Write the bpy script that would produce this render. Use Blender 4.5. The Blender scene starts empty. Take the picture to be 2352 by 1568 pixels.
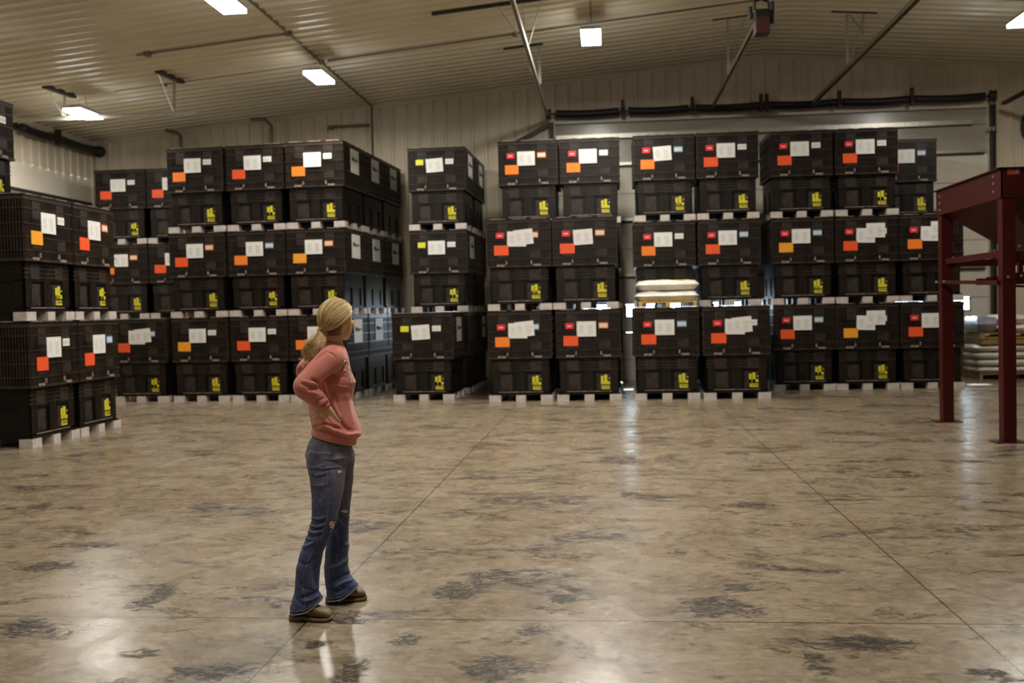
import bpy, math, random
from mathutils import Vector, Matrix
from mathutils.bvhtree import BVHTree
random.seed(7)
R = math.radians; PI = math.pi
col = bpy.context.scene.collection
sc = bpy.context.scene

# ---------------------------------------------------------------- camera, world, exposure
cd = bpy.data.cameras.new('camera'); cam = bpy.data.objects.new('camera', cd); col.objects.link(cam)
cd.sensor_width = 36; cd.lens = 36 * 2287 / 2352; cd.clip_end = 200
cam.matrix_world = (Matrix.Translation((0, 0, 1.6)) @ Matrix.Rotation(R(5.6), 4, 'Z')
                    @ Matrix.Rotation(R(90 - 1.75), 4, 'X') @ Matrix.Rotation(R(-1.26), 4, 'Z'))
cd.dof.use_dof = True; cd.dof.focus_distance = 5.36; cd.dof.aperture_fstop = 2.6
sc.camera = cam
w = bpy.data.worlds.new('daylight'); sc.world = w; w.use_nodes = True
wb = w.node_tree.nodes['Background']; wb.inputs[0].default_value = (.72, .86, 1, 1); wb.inputs[1].default_value = 34
sd = bpy.data.lights.new('sun', 'SUN'); sd.energy = 12; sd.angle = R(.6); sd.color = (1, .93, .82)
so = bpy.data.objects.new('sun', sd); col.objects.link(so)
so.rotation_euler = Vector((-.35, -2.7, -1.62)).to_track_quat('-Z', 'Y').to_euler()
sc.view_settings.view_transform = 'Standard'; sc.view_settings.look = 'None'
sc.view_settings.gamma = 1; sc.view_settings.use_curve_mapping = False
sc.view_settings.exposure = 0.0
LAMP_W = 108.0        # watts of each ceiling lamp
LAMP_COL = (1.0, .945, .84)

# ---------------------------------------------------------------- materials
def nodes(m):
    m.use_nodes = True; nt = m.node_tree
    return nt, nt.nodes, nt.links, nt.nodes['Principled BSDF']
M = {}
def mat(name, c, rough=.5, metal=0, var=0, scale=6, bump=0, bscale=40, spec=.5, emit=None, es=1, coords='Object', c2=None):
    m = bpy.data.materials.new(name); M[name] = m
    nt, N, L, b = nodes(m)
    b.inputs['Base Color'].default_value = (*c, 1); b.inputs['Roughness'].default_value = rough
    b.inputs['Metallic'].default_value = metal; b.inputs['Specular IOR Level'].default_value = spec
    tc = N.new('ShaderNodeTexCoord')
    if var or c2:
        n = N.new('ShaderNodeTexNoise'); n.inputs['Scale'].default_value = scale; n.inputs['Detail'].default_value = 5
        L.new(tc.outputs[coords], n.inputs['Vector'])
        r = N.new('ShaderNodeMapRange'); r.inputs[1].default_value = .3; r.inputs[2].default_value = .7
        L.new(n.outputs[0], r.inputs[0])
        mx = N.new('ShaderNodeMix'); mx.data_type = 'RGBA'
        d = c2 or tuple(max(0, x * (1 - var)) for x in c); e = c if c2 else tuple(x * (1 + var * .6) for x in c)
        mx.inputs[6].default_value = (*d, 1); mx.inputs[7].default_value = (*e, 1)
        L.new(r.outputs[0], mx.inputs[0]); L.new(mx.outputs[2], b.inputs['Base Color'])
    if bump:
        n2 = N.new('ShaderNodeTexNoise'); n2.inputs['Scale'].default_value = bscale; n2.inputs['Detail'].default_value = 4
        L.new(tc.outputs[coords], n2.inputs['Vector'])
        bp = N.new('ShaderNodeBump'); bp.inputs['Strength'].default_value = bump; bp.inputs['Distance'].default_value = .01
        L.new(n2.outputs[0], bp.inputs['Height']); L.new(bp.outputs[0], b.inputs['Normal'])
    if emit:
        b.inputs['Emission Color'].default_value = (*emit, 1); b.inputs['Emission Strength'].default_value = es
    return m
mat('liner', (.74, .65, .49), .42, .0, var=.10, scale=1.5, bump=.05, bscale=3)
mat('ceiling_liner', (.70, .63, .47), .30, .0, var=.08, scale=1.2, bump=.06, bscale=3)
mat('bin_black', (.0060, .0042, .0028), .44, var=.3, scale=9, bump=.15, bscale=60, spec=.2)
mat('bin_rib_lit', (.034, .0235, .017), .45, var=.6, scale=5, spec=.22)  # same plastic as the bin body, rib highlights painted as a lighter brown
mat('bin_panel', (.032, .024, .019), .5, var=.6, scale=7, spec=.25)
mat('bin_dust', (.27, .19, .15), .5, var=.6, scale=14)
mat('foot_plastic', (.50, .44, .40), .5, var=.2, scale=10)
mat('paper', (.72, .70, .67), .6, var=.04, scale=20)
mat('paper_mark', (.42, .42, .40), .7)
mat('ink', (.03, .03, .03), .6)
mat('sticker_red', (.80, .085, .012), .55, var=.05)
mat('sticker_orange', (.86, .20, .012), .55, var=.05)
mat('sticker_amber', (.80, .33, .015), .55, var=.05)
mat('tag_red', (.68, .02, .025), .5)
mat('tag_yellow', (.68, .66, .04), .55)
mat('tag_blue', (.16, .36, .55), .5)
mat('stencil', (.62, .55, .02), .6, var=.15, scale=30)
mat('paint_red', (.042, .0022, .0016), .45, var=.15, scale=4, bump=.03, spec=.3)
mat('paint_red_bright', (.30, .05, .03), .4)
mat('bolt_steel', (.55, .5, .48), .35, .8)
mat('door_white', (.80, .73, .61), .38, var=.05, scale=2)
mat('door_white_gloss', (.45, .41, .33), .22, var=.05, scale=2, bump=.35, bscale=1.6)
mat('galv', (.58, .55, .48), .34, .7, var=.15, scale=12)
mat('dark_steel', (.06, .055, .045), .45, .5, var=.2)
mat('spring_black', (.012, .011, .010), .5)
mat('conduit', (.20, .17, .12), .45, .2)
mat('wine_red', (.05, .010, .009), .5)
mat('rubber', (.008, .008, .008), .5)
mat('housing', (.5, .47, .42), .4)
mat('diffuser', (.9, .9, .9), .4, emit=(.93, .97, 1), es=26); mat('diffuser_dim', (.9, .9, .9), .4, emit=(.93, .97, 1), es=9)
mat('bag_white', (.80, .75, .66), .48, var=.25, scale=6, bump=.5, bscale=9)
mat('bag_grey', (.36, .37, .40), .4, var=.25, scale=6, bump=.6, bscale=9)
mat('bag_print_yellow', (.65, .55, .06), .5)
mat('bag_print_red', (.5, .06, .06), .5)
mat('wood', (.42, .26, .10), .6, var=.3, scale=9)
mat('wood_yellow', (.62, .42, .07), .6, var=.2, scale=9)
mat('skin', (.68, .43, .24), .48, var=.08, scale=25, spec=.4)
mat('skin_pale', (.62, .50, .38), .55, var=.1, scale=60); mat('lips', (.45, .16, .13), .4); mat('eye', (.7, .68, .65), .2); mat('iris', (.12, .16, .18), .2)
mat('boot', (.165, .115, .042), .6, var=.45, scale=16, bump=.3, bscale=50)
mat('boot_sole', (.17, .105, .035), .7, var=.3, scale=20)
mat('thread', (.34, .27, .20), .7, var=.3, scale=90)
mat('thread_pale', (.42, .40, .42), .8, var=.3, scale=80)
mat('print_white', (.78, .68, .64), .7)
mat('scrunchie', (.72, .30, .22), .7, var=.25, scale=70, bump=.4, bscale=90)

def glass():
    m = bpy.data.materials.new('window_glass'); M['glass'] = m; nt, N, L, b = nodes(m)
    out = N['Material Output']; N.remove(b)
    t = N.new('ShaderNodeBsdfTransparent'); t.inputs[0].default_value = (.93, .96, .95, 1)
    g = N.new('ShaderNodeBsdfGlossy'); g.inputs['Roughness'].default_value = .02
    f = N.new('ShaderNodeFresnel'); mx = N.new('ShaderNodeMixShader')
    L.new(f.outputs[0], mx.inputs[0]); L.new(t.outputs[0], mx.inputs[1]); L.new(g.outputs[0], mx.inputs[2]); L.new(mx.outputs[0], out.inputs[0])
glass()

def fabric(name, c, c2, scale, bump=.25, rough=.85, sheen=.3):
    m = mat(name, c, rough, var=0, c2=c2, scale=scale, bump=bump, bscale=260, spec=.15)
    b = m.node_tree.nodes['Principled BSDF']; b.inputs['Sheen Weight'].default_value = sheen
    return m
fabric('sweat', (.64, .225, .175), (.57, .190, .145), 9)

def denim():
    # worn denim: faded lilac-grey on the upper legs, deeper blue from the knees down, pale worn fold crests with fold highlights painted in
    m = bpy.data.materials.new('denim'); M['denim'] = m; nt, N, L, b = nodes(m)
    tc = N.new('ShaderNodeTexCoord'); sp = N.new('ShaderNodeSeparateXYZ'); L.new(tc.outputs['Object'], sp.inputs[0])
    mr = N.new('ShaderNodeMapRange'); mr.inputs[1].default_value = .50; mr.inputs[2].default_value = .86
    n = N.new('ShaderNodeTexNoise'); n.inputs['Scale'].default_value = 6; n.inputs['Detail'].default_value = 4; L.new(tc.outputs['Object'], n.inputs[0])
    ad = N.new('ShaderNodeMath'); ad.operation = 'MULTIPLY_ADD'; ad.inputs[1].default_value = .22; L.new(n.outputs[0], ad.inputs[0]); L.new(sp.outputs[2], ad.inputs[2])
    sb = N.new('ShaderNodeMath'); sb.operation = 'SUBTRACT'; sb.inputs[1].default_value = .11; L.new(ad.outputs[0], sb.inputs[0]); L.new(sb.outputs[0], mr.inputs[0])
    mx = N.new('ShaderNodeMix'); mx.data_type = 'RGBA'; mx.inputs[6].default_value = (.036, .048, .105, 1); mx.inputs[7].default_value = (.098, .094, .140, 1); L.new(mr.outputs[0], mx.inputs[0])
    n2 = N.new('ShaderNodeTexNoise'); n2.inputs['Scale'].default_value = 38; n2.inputs['Detail'].default_value = 5; L.new(tc.outputs['Object'], n2.inputs[0])
    r2 = N.new('ShaderNodeMapRange'); r2.inputs[1].default_value = .35; r2.inputs[2].default_value = .75; r2.inputs[3].default_value = 1.1; r2.inputs[4].default_value = 2.0; L.new(n2.outputs[0], r2.inputs[0])
    m2 = N.new('ShaderNodeMix'); m2.data_type = 'RGBA'; m2.blend_type = 'MULTIPLY'; m2.inputs[0].default_value = 1; L.new(mx.outputs[2], m2.inputs[6]); L.new(r2.outputs[0], m2.inputs[7])
    wa = N.new('ShaderNodeAttribute'); wa.attribute_name = 'worn_highlight'
    wr = N.new('ShaderNodeMapRange'); wr.inputs[1].default_value = .0018; wr.inputs[2].default_value = .006; wr.inputs[4].default_value = .55; L.new(wa.outputs['Fac'], wr.inputs[0])
    m3 = N.new('ShaderNodeMix'); m3.data_type = 'RGBA'; L.new(wr.outputs[0], m3.inputs[0]); L.new(m2.outputs[2], m3.inputs[6]); m3.inputs[7].default_value = (.22, .24, .33, 1)
    # faded front of the thighs
    fx = N.new('ShaderNodeMapRange'); fx.inputs[1].default_value = .012; fx.inputs[2].default_value = .065; fx.inputs[4].default_value = .38; L.new(sp.outputs[0], fx.inputs[0])
    fz = N.new('ShaderNodeMapRange'); fz.inputs[1].default_value = .40; fz.inputs[2].default_value = .60; L.new(sb.outputs[0], fz.inputs[0])
    fm = N.new('ShaderNodeMath'); fm.operation = 'MULTIPLY'; L.new(fx.outputs[0], fm.inputs[0]); L.new(fz.outputs[0], fm.inputs[1])
    m4 = N.new('ShaderNodeMix'); m4.data_type = 'RGBA'; L.new(fm.outputs[0], m4.inputs[0]); L.new(m3.outputs[2], m4.inputs[6]); m4.inputs[7].default_value = (.235, .205, .225, 1)
    L.new(m4.outputs[2], b.inputs['Base Color']); b.inputs['Roughness'].default_value = .85; b.inputs['Specular IOR Level'].default_value = .15; b.inputs['Sheen Weight'].default_value = .15
    n3 = N.new('ShaderNodeTexNoise'); n3.inputs['Scale'].default_value = 300; L.new(tc.outputs['Object'], n3.inputs[0])
    bp = N.new('ShaderNodeBump'); bp.inputs['Strength'].default_value = .3; bp.inputs['Distance'].default_value = .004; L.new(n3.outputs[0], bp.inputs['Height']); L.new(bp.outputs[0], b.inputs['Normal'])
denim()

def hairmat():
    m = bpy.data.materials.new('hair'); M['hair'] = m; nt, N, L, b = nodes(m)
    a = N.new('ShaderNodeAttribute'); a.attribute_name = 'tone'
    r = N.new('ShaderNodeValToRGB'); e = r.color_ramp.elements
    e[0].position = 0; e[0].color = (.085, .045, .016, 1); e[1].position = 1; e[1].color = (.88, .68, .36, 1)
    k = e.new(.4); k.color = (.38, .245, .09, 1); k = e.new(.72); k.color = (.62, .43, .19, 1)
    L.new(a.outputs['Fac'], r.inputs[0]); L.new(r.outputs[0], b.inputs['Base Color']); b.inputs['Roughness'].default_value = .42
hairmat()

def floormat():
    m = bpy.data.materials.new('polished_concrete'); M['floor'] = m; nt, N, L, b = nodes(m)
    tc = N.new('ShaderNodeTexCoord')
    def noise(scale, detail=6, dist=0, sx=1, sy=1, off=0, rgh=.6):
        mp = N.new('ShaderNodeMapping'); mp.inputs['Scale'].default_value = (sx, sy, 1); mp.inputs['Location'].default_value = (off, off * .7, 0)
        mp.inputs['Rotation'].default_value = (0, 0, off * .11)
        n = N.new('ShaderNodeTexNoise'); n.inputs['Scale'].default_value = scale; n.inputs['Detail'].default_value = detail
        n.inputs['Distortion'].default_value = dist; n.inputs['Roughness'].default_value = rgh
        L.new(tc.outputs['Object'], mp.inputs[0]); L.new(mp.outputs[0], n.inputs[0]); return n.outputs[0]
    def rng(x, a, c, lo=0, hi=1):
        r = N.new('ShaderNodeMapRange'); r.inputs[1].default_value = a; r.inputs[2].default_value = c; r.inputs[3].default_value = lo; r.inputs[4].default_value = hi
        L.new(x, r.inputs[0]); return r.outputs[0]
    def mix(f, a, c, bt='MIX'):
        x = N.new('ShaderNodeMix'); x.data_type = 'RGBA'; x.blend_type = bt
        for s, v in ((0, f), (6, a), (7, c)):
            if isinstance(v, (tuple, float, int)): x.inputs[s].default_value = v
            else: L.new(v, x.inputs[s])
        return x.outputs[2]
    def math_(op, a, c=None):
        x = N.new('ShaderNodeMath'); x.operation = op
        for s, v in ((0, a), (1, c)):
            if v is None: continue
            if isinstance(v, (float, int)): x.inputs[s].default_value = v
            else: L.new(v, x.inputs[s])
        return x.outputs[0]
    A = rng(noise(.9, 8, 1.0, 1, 1.2), .38, .62)
    B = rng(noise(5.5, 10, 1.2, 1, 1.4, 5, .72), .40, .62)
    E_ = rng(noise(14, 8, .8, .8, 2.2, 9, .75), .40, .62)
    c = mix(A, (.195, .150, .098, 1), (.285, .232, .158, 1))
    c = mix(math_('MULTIPLY', B, .75), c, (.390, .318, .222, 1))
    c = mix(math_('MULTIPLY', E_, .62), c, (.150, .110, .066, 1))
    D = rng(noise(2.0, 10, 1.8, 1, 1.3, 11, .74), .53, .62)
    c = mix(math_('MULTIPLY', D, .62), c, (.105, .075, .042, 1))
    D2 = rng(noise(4.2, 9, 1.5, 1, 1.6, 17, .74), .56, .63)
    c = mix(math_('MULTIPLY', D2, .6), c, (.095, .062, .036, 1))
    # dark ragged stains
    st = math_('MULTIPLY', rng(noise(1.0, 4, .6, 1, 1.7, 23), .555, .62), rng(noise(7.5, 10, 1.0, 1, 1.8, 31, .78), .44, .53))
    c = mix(math_('MULTIPLY', st, .9), c, (.022, .014, .010, 1))
    st2 = math_('MULTIPLY', rng(noise(2.4, 4, .8, 1, 1.7, 43), .57, .63), rng(noise(16, 9, .6, 1, 1.6, 51, .8), .45, .55))
    c = mix(math_('MULTIPLY', st2, .85), c, (.045, .030, .020, 1))
    # the large ragged stains, each at its own spot
    sx = N.new('ShaderNodeSeparateXYZ'); L.new(tc.outputs['Object'], sx.inputs[0]); F_ = None
    for (x0, y0, a_, b_) in [(.53, 5.33, .30, .32), (1.18, 4.77, .30, .18), (-.27, 5.47, .12, .16), (-3.07, 4.90, .24, .24), (-2.25, 4.53, .14, .10), (-.54, 4.41, .22, .25), (-1.83, 4.29, .28, .18), (.90, 4.52, .10, .3),
                             (-.88, 5.63, .22, .30), (-1.46, 4.68, .08, .11), (-2.64, 5.42, .14, .34), (-3.68, 6.13, .30, .22), (-1.19, 4.31, .10, .28), (.71, 5.71, .17, .13), (1.09, 8.10, .28, .16), (-1.03, 4.76, .13, .14), (-.40, 4.91, .13, .15), (1.59, 4.41, .13, .12)]:
        dx = math_('DIVIDE', math_('SUBTRACT', sx.outputs[0], x0), a_ * .88); dy = math_('DIVIDE', math_('SUBTRACT', sx.outputs[1], y0), b_ * .80)
        q = math_('SUBTRACT', 1.0, math_('ADD', math_('MULTIPLY', dx, dx), math_('MULTIPLY', dy, dy)))
        F_ = q if F_ is None else math_('MAXIMUM', F_, q)
    rag = math_('ADD', math_('MULTIPLY', math_('MAXIMUM', F_, -1.0), .16), noise(6.5, 10, 1.2, 1, 1.7, 81, .80))
    st3 = math_('MULTIPLY', rng(rag, .56, .60), rng(noise(26, 8, .5, 1, 1.6, 91, .8), .36, .50))
    c = mix(math_('MULTIPLY', st3, .92), c, (.020, .013, .009, 1))
    st = math_('MAXIMUM', st, st3)
    # saw-cut joints
    sp = N.new('ShaderNodeSeparateXYZ'); L.new(tc.outputs['Object'], sp.inputs[0])
    def joint(o, p, x0, wd):
        f = math_('FRACT', math_('DIVIDE', math_('ADD', o, -x0 + 100 * p + wd / 2), p))
        return math_('LESS_THAN', f, wd / p)
    j = math_('MAXIMUM', joint(sp.outputs[0], 3.34, -1.605, .011), joint(sp.outputs[1], 3.36, 5.085, .012))
    c = mix(math_('MULTIPLY', j, .92), c, (.045, .030, .018, 1))
    L.new(c, b.inputs['Base Color'])
    ro = rng(noise(2.2, 7, 1, 1, 1, 61), .3, .75, .19, .36)
    ro = math_('ADD', ro, math_('MULTIPLY', st, .2))
    L.new(ro, b.inputs['Roughness'])
    bp = N.new('ShaderNodeBump'); bp.inputs['Strength'].default_value = .10; bp.inputs['Distance'].default_value = .02
    L.new(noise(5, 5, .6, 1, 1, 71), bp.inputs['Height']); L.new(bp.outputs[0], b.inputs['Normal'])
    L.new(math_('MULTIPLY_ADD', st, -.5) if False else math_('SUBTRACT', .65, math_('MULTIPLY', st, .5)), b.inputs['Specular IOR Level'])
floormat()

# ---------------------------------------------------------------- mesh helpers
class MB:
    def __init__(s): s.v = []; s.f = []; s.m = []
    def quad(s, a, b, c, d, mi=0):
        n = len(s.v); s.v += [a, b, c, d]; s.f.append((n, n + 1, n + 2, n + 3)); s.m.append(mi)
    def box(s, x0, x1, y0, y1, z0, z1, mi=0, mx=None):
        n = len(s.v); P = [(x0, y0, z0), (x1, y0, z0), (x1, y1, z0), (x0, y1, z0), (x0, y0, z1), (x1, y0, z1), (x1, y1, z1), (x0, y1, z1)]
        if mx: P = [tuple(mx @ Vector(p)) for p in P]
        s.v += P
        for q in ((0, 3, 2, 1), (4, 5, 6, 7), (0, 1, 5, 4), (1, 2, 6, 5), (2, 3, 7, 6), (3, 0, 4, 7)):
            s.f.append(tuple(n + k for k in q)); s.m.append(mi)
        return s
    def beam(s, a, b, wx, wz, mi=0, up=(0, 0, 1)):
        a = Vector(a); b = Vector(b); d = (b - a); ln = d.length; d.normalize(); u = Vector(up)
        x = d.cross(u)
        if x.length < 1e-4: x = d.cross(Vector((0, 1, 0)))
        x.normalize(); z = x.cross(d)
        mx = Matrix(((x.x, d.x, z.x, a.x), (x.y, d.y, z.y, a.y), (x.z, d.z, z.z, a.z), (0, 0, 0, 1)))
        return s.box(-wx / 2, wx / 2, 0, ln, -wz / 2, wz / 2, mi, mx)
    def tube(s, pts, rad, n=8, mi=0, cap=True, squash=1):
        pts = [Vector(p) for p in pts]; k = len(pts)
        if not isinstance(rad, (list, tuple)): rad = [rad] * k
        t0 = (pts[1] - pts[0]).normalized(); ref = Vector((0, 0, 1)) if abs(t0.z) < .9 else Vector((0, 1, 0))
        x = t0.cross(ref).normalized(); base = len(s.v)
        for i, p in enumerate(pts):
            t = (pts[min(i + 1, k - 1)] - pts[max(i - 1, 0)]).normalized()
            x = (x - t * x.dot(t)).normalized(); y = t.cross(x)
            for j in range(n):
                a = 2 * PI * j / n
                s.v.append(tuple(p + (x * math.cos(a) + y * math.sin(a) * squash) * rad[i]))
        for i in range(k - 1):
            for j in range(n):
                s.f.append((base + i * n + j, base + i * n + (j + 1) % n, base + (i + 1) * n + (j + 1) % n, base + (i + 1) * n + j)); s.m.append(mi)
        if cap:
            s.f.append(tuple(base + j for j in reversed(range(n)))); s.m.append(mi)
            s.f.append(tuple(base + (k - 1) * n + j for j in range(n))); s.m.append(mi)
        return s
    def loft(s, rings, mi=0, cap=True):
        base = len(s.v); n = len(rings[0])
        for r in rings: s.v += [tuple(p) for p in r]
        for i in range(len(rings) - 1):
            for j in range(n):
                s.f.append((base + i * n + j, base + i * n + (j + 1) % n, base + (i + 1) * n + (j + 1) % n, base + (i + 1) * n + j)); s.m.append(mi)
        if cap:
            s.f.append(tuple(base + j for j in reversed(range(n)))); s.m.append(mi)
            s.f.append(tuple(base + (len(rings) - 1) * n + j for j in range(n))); s.m.append(mi)
        return s
    def ellipsoid(s, c, ax, n=20, mi=0):
        # ax: three axis vectors scaled by their radii
        c = Vector(c); ax = [Vector(a) for a in ax]; rings = []
        for i in range(1, n):
            th = PI * i / n; rings.append([c + ax[2] * -math.cos(th) + (ax[0] * math.cos(2 * PI * j / (2 * n)) + ax[1] * math.sin(2 * PI * j / (2 * n))) * math.sin(th) for j in range(2 * n)])
        return s.loft(rings, mi)
    def build(s, name, mats, parent=None, smooth=False):
        me = bpy.data.meshes.new(name); me.from_pydata(s.v, [], s.f)
        for m in (mats if isinstance(mats, (list, tuple)) else [mats]): me.materials.append(M[m] if isinstance(m, str) else m)
        me.polygons.foreach_set('material_index', s.m)
        if smooth: me.polygons.foreach_set('use_smooth', [True] * len(s.f))
        me.update()
        o = bpy.data.objects.new(name, me); col.objects.link(o)
        if parent: o.parent = parent
        return o
def tag(o, label, cat=None, group=None, kind=None):
    if label: o['label'] = label
    if cat: o['category'] = cat
    if group: o['group'] = group
    if kind: o['kind'] = kind
    return o
def empty(name, loc=(0, 0, 0), rz=0):
    o = bpy.data.objects.new(name, None); col.objects.link(o); o.location = loc; o.rotation_euler = (0, 0, rz); o.empty_display_size = .2; return o
def children(o, pool=None): return [c for c in (pool or bpy.data.objects) if c.parent == o]
def struct(o): o['kind'] = 'structure'; return o

# ---------------------------------------------------------------- the building
YB = 22.3; YF = -9.0; XL = -11.9; XR = 18.64; RX, RZ, SL = 3.37, 7.05, .0838
def cz(x): return RZ - SL * abs(x - RX)
f = MB().box(XL - .3, XR + .3, YF - .3, YB + .3, -.2, 0); struct(f.build('floor', 'floor'))
def profile(a, b, p=.305):
    pts = []; k = a
    while k < b - 1e-6:
        for o, h in ((0, 0), (.045, 0), (.062, .04), (.108, .04), (.125, 0), (.17, 0), (.178, .004), (.195, .004), (.203, 0), (.245, 0), (.253, .004), (.27, .004), (.278, 0)):
            if k + o < b: pts.append((k + o, h))
        k += p
    pts.append((b, 0)); return pts
c = MB(); pr = profile(YF, YB)
for (x0, x1) in ((XL - .1, RX), (XR + .1, RX)):
    for (a, ha), (b_, hb) in zip(pr, pr[1:]):
        q = [(x0, a, cz(x0) - ha), (x0, b_, cz(x0) - hb), (x1, b_, cz(x1) - hb), (x1, a, cz(x1) - ha)]
        c.quad(*(q if x0 < x1 else q[::-1]))
struct(c.build('ceiling', 'ceiling_liner'))
def wall(name, a, b, pos, axis, top, holes, inward):
    wb_ = MB(); pr = profile(a, b)
    ks = sorted(set([k for k, _ in pr] + [h for hh in holes for h in hh[:2]]))
    def hgt(k):
        for (k0, h0), (k1, h1) in zip(pr, pr[1:]):
            if k0 <= k <= k1: return h0 + (h1 - h0) * ((k - k0) / (k1 - k0) if k1 > k0 else 0)
        return 0
    for k0, k1 in zip(ks, ks[1:]):
        mid = (k0 + k1) / 2; segs = [[0, None]]
        for h0, h1, z0, z1 in holes:
            if h0 < mid < h1:
                segs = ([[0, z0]] if z0 > 0 else []) + [[z1, None]]
        for z0, z1 in segs:
            za = z1 if z1 is not None else top(k0); zb = z1 if z1 is not None else top(k1)
            p0 = pos + inward * hgt(k0); p1 = pos + inward * hgt(k1)
            if axis == 'x': wb_.quad((k0, p0, z0), (k1, p1, z0), (k1, p1, zb), (k0, p0, za))
            else: wb_.quad((p0, k0, z0), (p1, k1, z0), (p1, k1, zb), (p0, k0, za))
    return struct(wb_.build(name, 'liner'))
WD = (-4.15, -3.15, 0, 2.15)
wall('wall_back', XL, XR, YB, 'x', cz, [(-1.12, 8.12, 0, 5.72), WD], -1)
wall('wall_left', YF, YB, XL, 'y', lambda k: cz(XL), [(17.9, 22.15, 0, 4.85)], 1)
wall('wall_right', YF, YB, XR, 'y', lambda k: cz(XR), [], -1)
wall('wall_front', XL, XR, YF, 'x', cz, [], 1)
t = MB(); t.box(XL, RX, YB - .05, YB - .02, 0, .05)
# eave and gable trims
t = MB()
t.beam((XL + .05, YB - .04, cz(XL) - .05), (RX, YB - .04, RZ - .05), .03, .07); t.beam((RX, YB - .04, RZ - .05), (XR, YB - .04, cz(XR) - .05), .03, .07)
struct(t.build('trim_1', 'liner'))
t = MB().beam((XL + .04, YF, cz(XL) - .06), (XL + .04, YB, cz(XL) - .06), .03, .09); struct(t.build('trim_2', 'liner'))
t = MB()
for s_ in (-1, 1): t.beam((RX + s_ * .16, YF, RZ - .028), (RX + s_ * .16, YB, RZ - .028), .34, .014, up=(s_ * -.0838 * -1, 0, 1))
struct(t.build('trim_3', 'ceiling_liner'))
t = MB().box(-1.25, -1.12, YB - .06, YB + .1, 0, 5.72).box(8.12, 8.25, YB - .06, YB + .1, 0, 5.72).box(-1.25, 8.25, YB - .06, YB + .1, 5.72, 5.82)
struct(t.build('trim_4', 'door_white'))

# overhead door in the back wall: sections, windows, stiffening struts
dr = struct(empty('door_1', (3.5, YB + .06, 0)))
seams = [0, .46, 1.07, 1.69, 2.30, 2.92, 3.53, 4.15, 4.76, 5.38, 5.72]
lefts = [-.567 + .962 * k for k in (0, 1, 2, 3, 7, 8)]
for i, (z0, z1) in enumerate(zip(seams, seams[1:])):
    d = MB(); gap = .012
    if i == 2:
        xs = [-1.12]; 
        for l in lefts: xs += [l, l + .60]
        xs.append(8.12)
        for k in range(0, len(xs), 2): d.box(xs[k] - 3.5, xs[k + 1] - 3.5, -.025, .025, z0, z1 - gap)
        for l in lefts:
            d.box(l - 3.5, l + .6 - 3.5, -.025, .025, z0, 1.42); d.box(l - 3.5, l + .6 - 3.5, -.025, .025, 1.65, z1 - gap)
    else:
        d.box(-4.62, 4.62, -.025, .025, z0, z1 - gap)
        d.box(-4.62, 4.62, -.03, -.025, z0 + (z1 - z0) * .47, z0 + (z1 - z0) * .5)
    o = d.build('door_section', 'door_white_gloss' if i >= 8 else 'door_white', dr)
    if i == 2:
        for l in lefts:
            g = MB().box(l - 3.5, l + .6 - 3.5, -.004, .004, 1.42, 1.65).build('window_pane', 'glass', o)
            fr = MB(); a, b_ = l - 3.5, l + .6 - 3.5
            fr.box(a, b_, -.035, -.022, 1.65, 1.68).box(a, b_, -.035, -.022, 1.39, 1.42).box(a - .03, a, -.035, -.022, 1.39, 1.68).box(b_, b_ + .03, -.035, -.022, 1.39, 1.68)
            fr.build('window_frame', 'dark_steel', o)
for z in (5.42, 4.80, 3.57, 2.34, 1.11):
    MB().beam((-4.6, -.07, z), (4.3 if z > 5 else 4.55, -.07, z), .08, .095 if z > 5 else .06).build('door_strut', 'galv', dr)
    MB().beam((-4.6, -.05, z - .06), (4.3 if z > 5 else 4.55, -.05, z - .06), .05, .02).build('door_strut', 'dark_steel', dr)

# walk door with a tall window, behind the narrow stack
sl = MB().box(-4.75, 4.75, .03, .05, 0, 1.05).box(-4.75, 4.75, .03, .05, 1.69, 5.9)  # full-height backing sheet added behind the sections to stop daylight leaking through seams
for k in range(len(lefts) + 1):
    a = -4.75 if k == 0 else lefts[k - 1] + .6 - 3.5 + .02; b_ = 4.75 if k == len(lefts) else lefts[k] - 3.5 - .02
    sl.box(a, b_, .03, .05, 1.0, 1.75)
sl.build('light_blocker', 'rubber', dr)
wd = struct(empty('door_2', (-3.65, YB + .05, 0)))
MB().box(-.5, -.40, -.03, .03, 0, 2.15).box(.40, .5, -.03, .03, 0, 2.15).box(-.4, .4, -.03, .03, 0, .9).box(-.4, .4, -.03, .03, 1.75, 2.15).box(-.4, -.25, -.03, .03, .9, 1.75).box(.25, .4, -.03, .03, .9, 1.75).build('door_leaf', 'door_white', wd)
MB().box(-.25, .25, -.005, .005, .9, 1.75).build('window_pane', 'glass', wd)
# sectional door in the left wall
ld = struct(empty('door_3', (XL - .03, 20.02, 0)))
for z0 in [.61 * k for k in range(8)]: MB().box(-.03, .03, -2.12, 2.13, z0, min(z0 + .6, 4.85)).build('door_section', 'door_white', ld)
MB().box(-.06, -.04, -2.2, 2.2, 0, 5).build('light_blocker', 'rubber', ld)  # added backing sheet, keeps daylight out of the seams and jambs
MB().box(-.02, .05, -2.12, 2.13, 4.25, 4.32).build('door_strut', 'dark_steel', ld)
MB().box(-.02, .045, -2.12, 2.13, 4.17, 4.245).build('door_strut', 'galv', ld)

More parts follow.
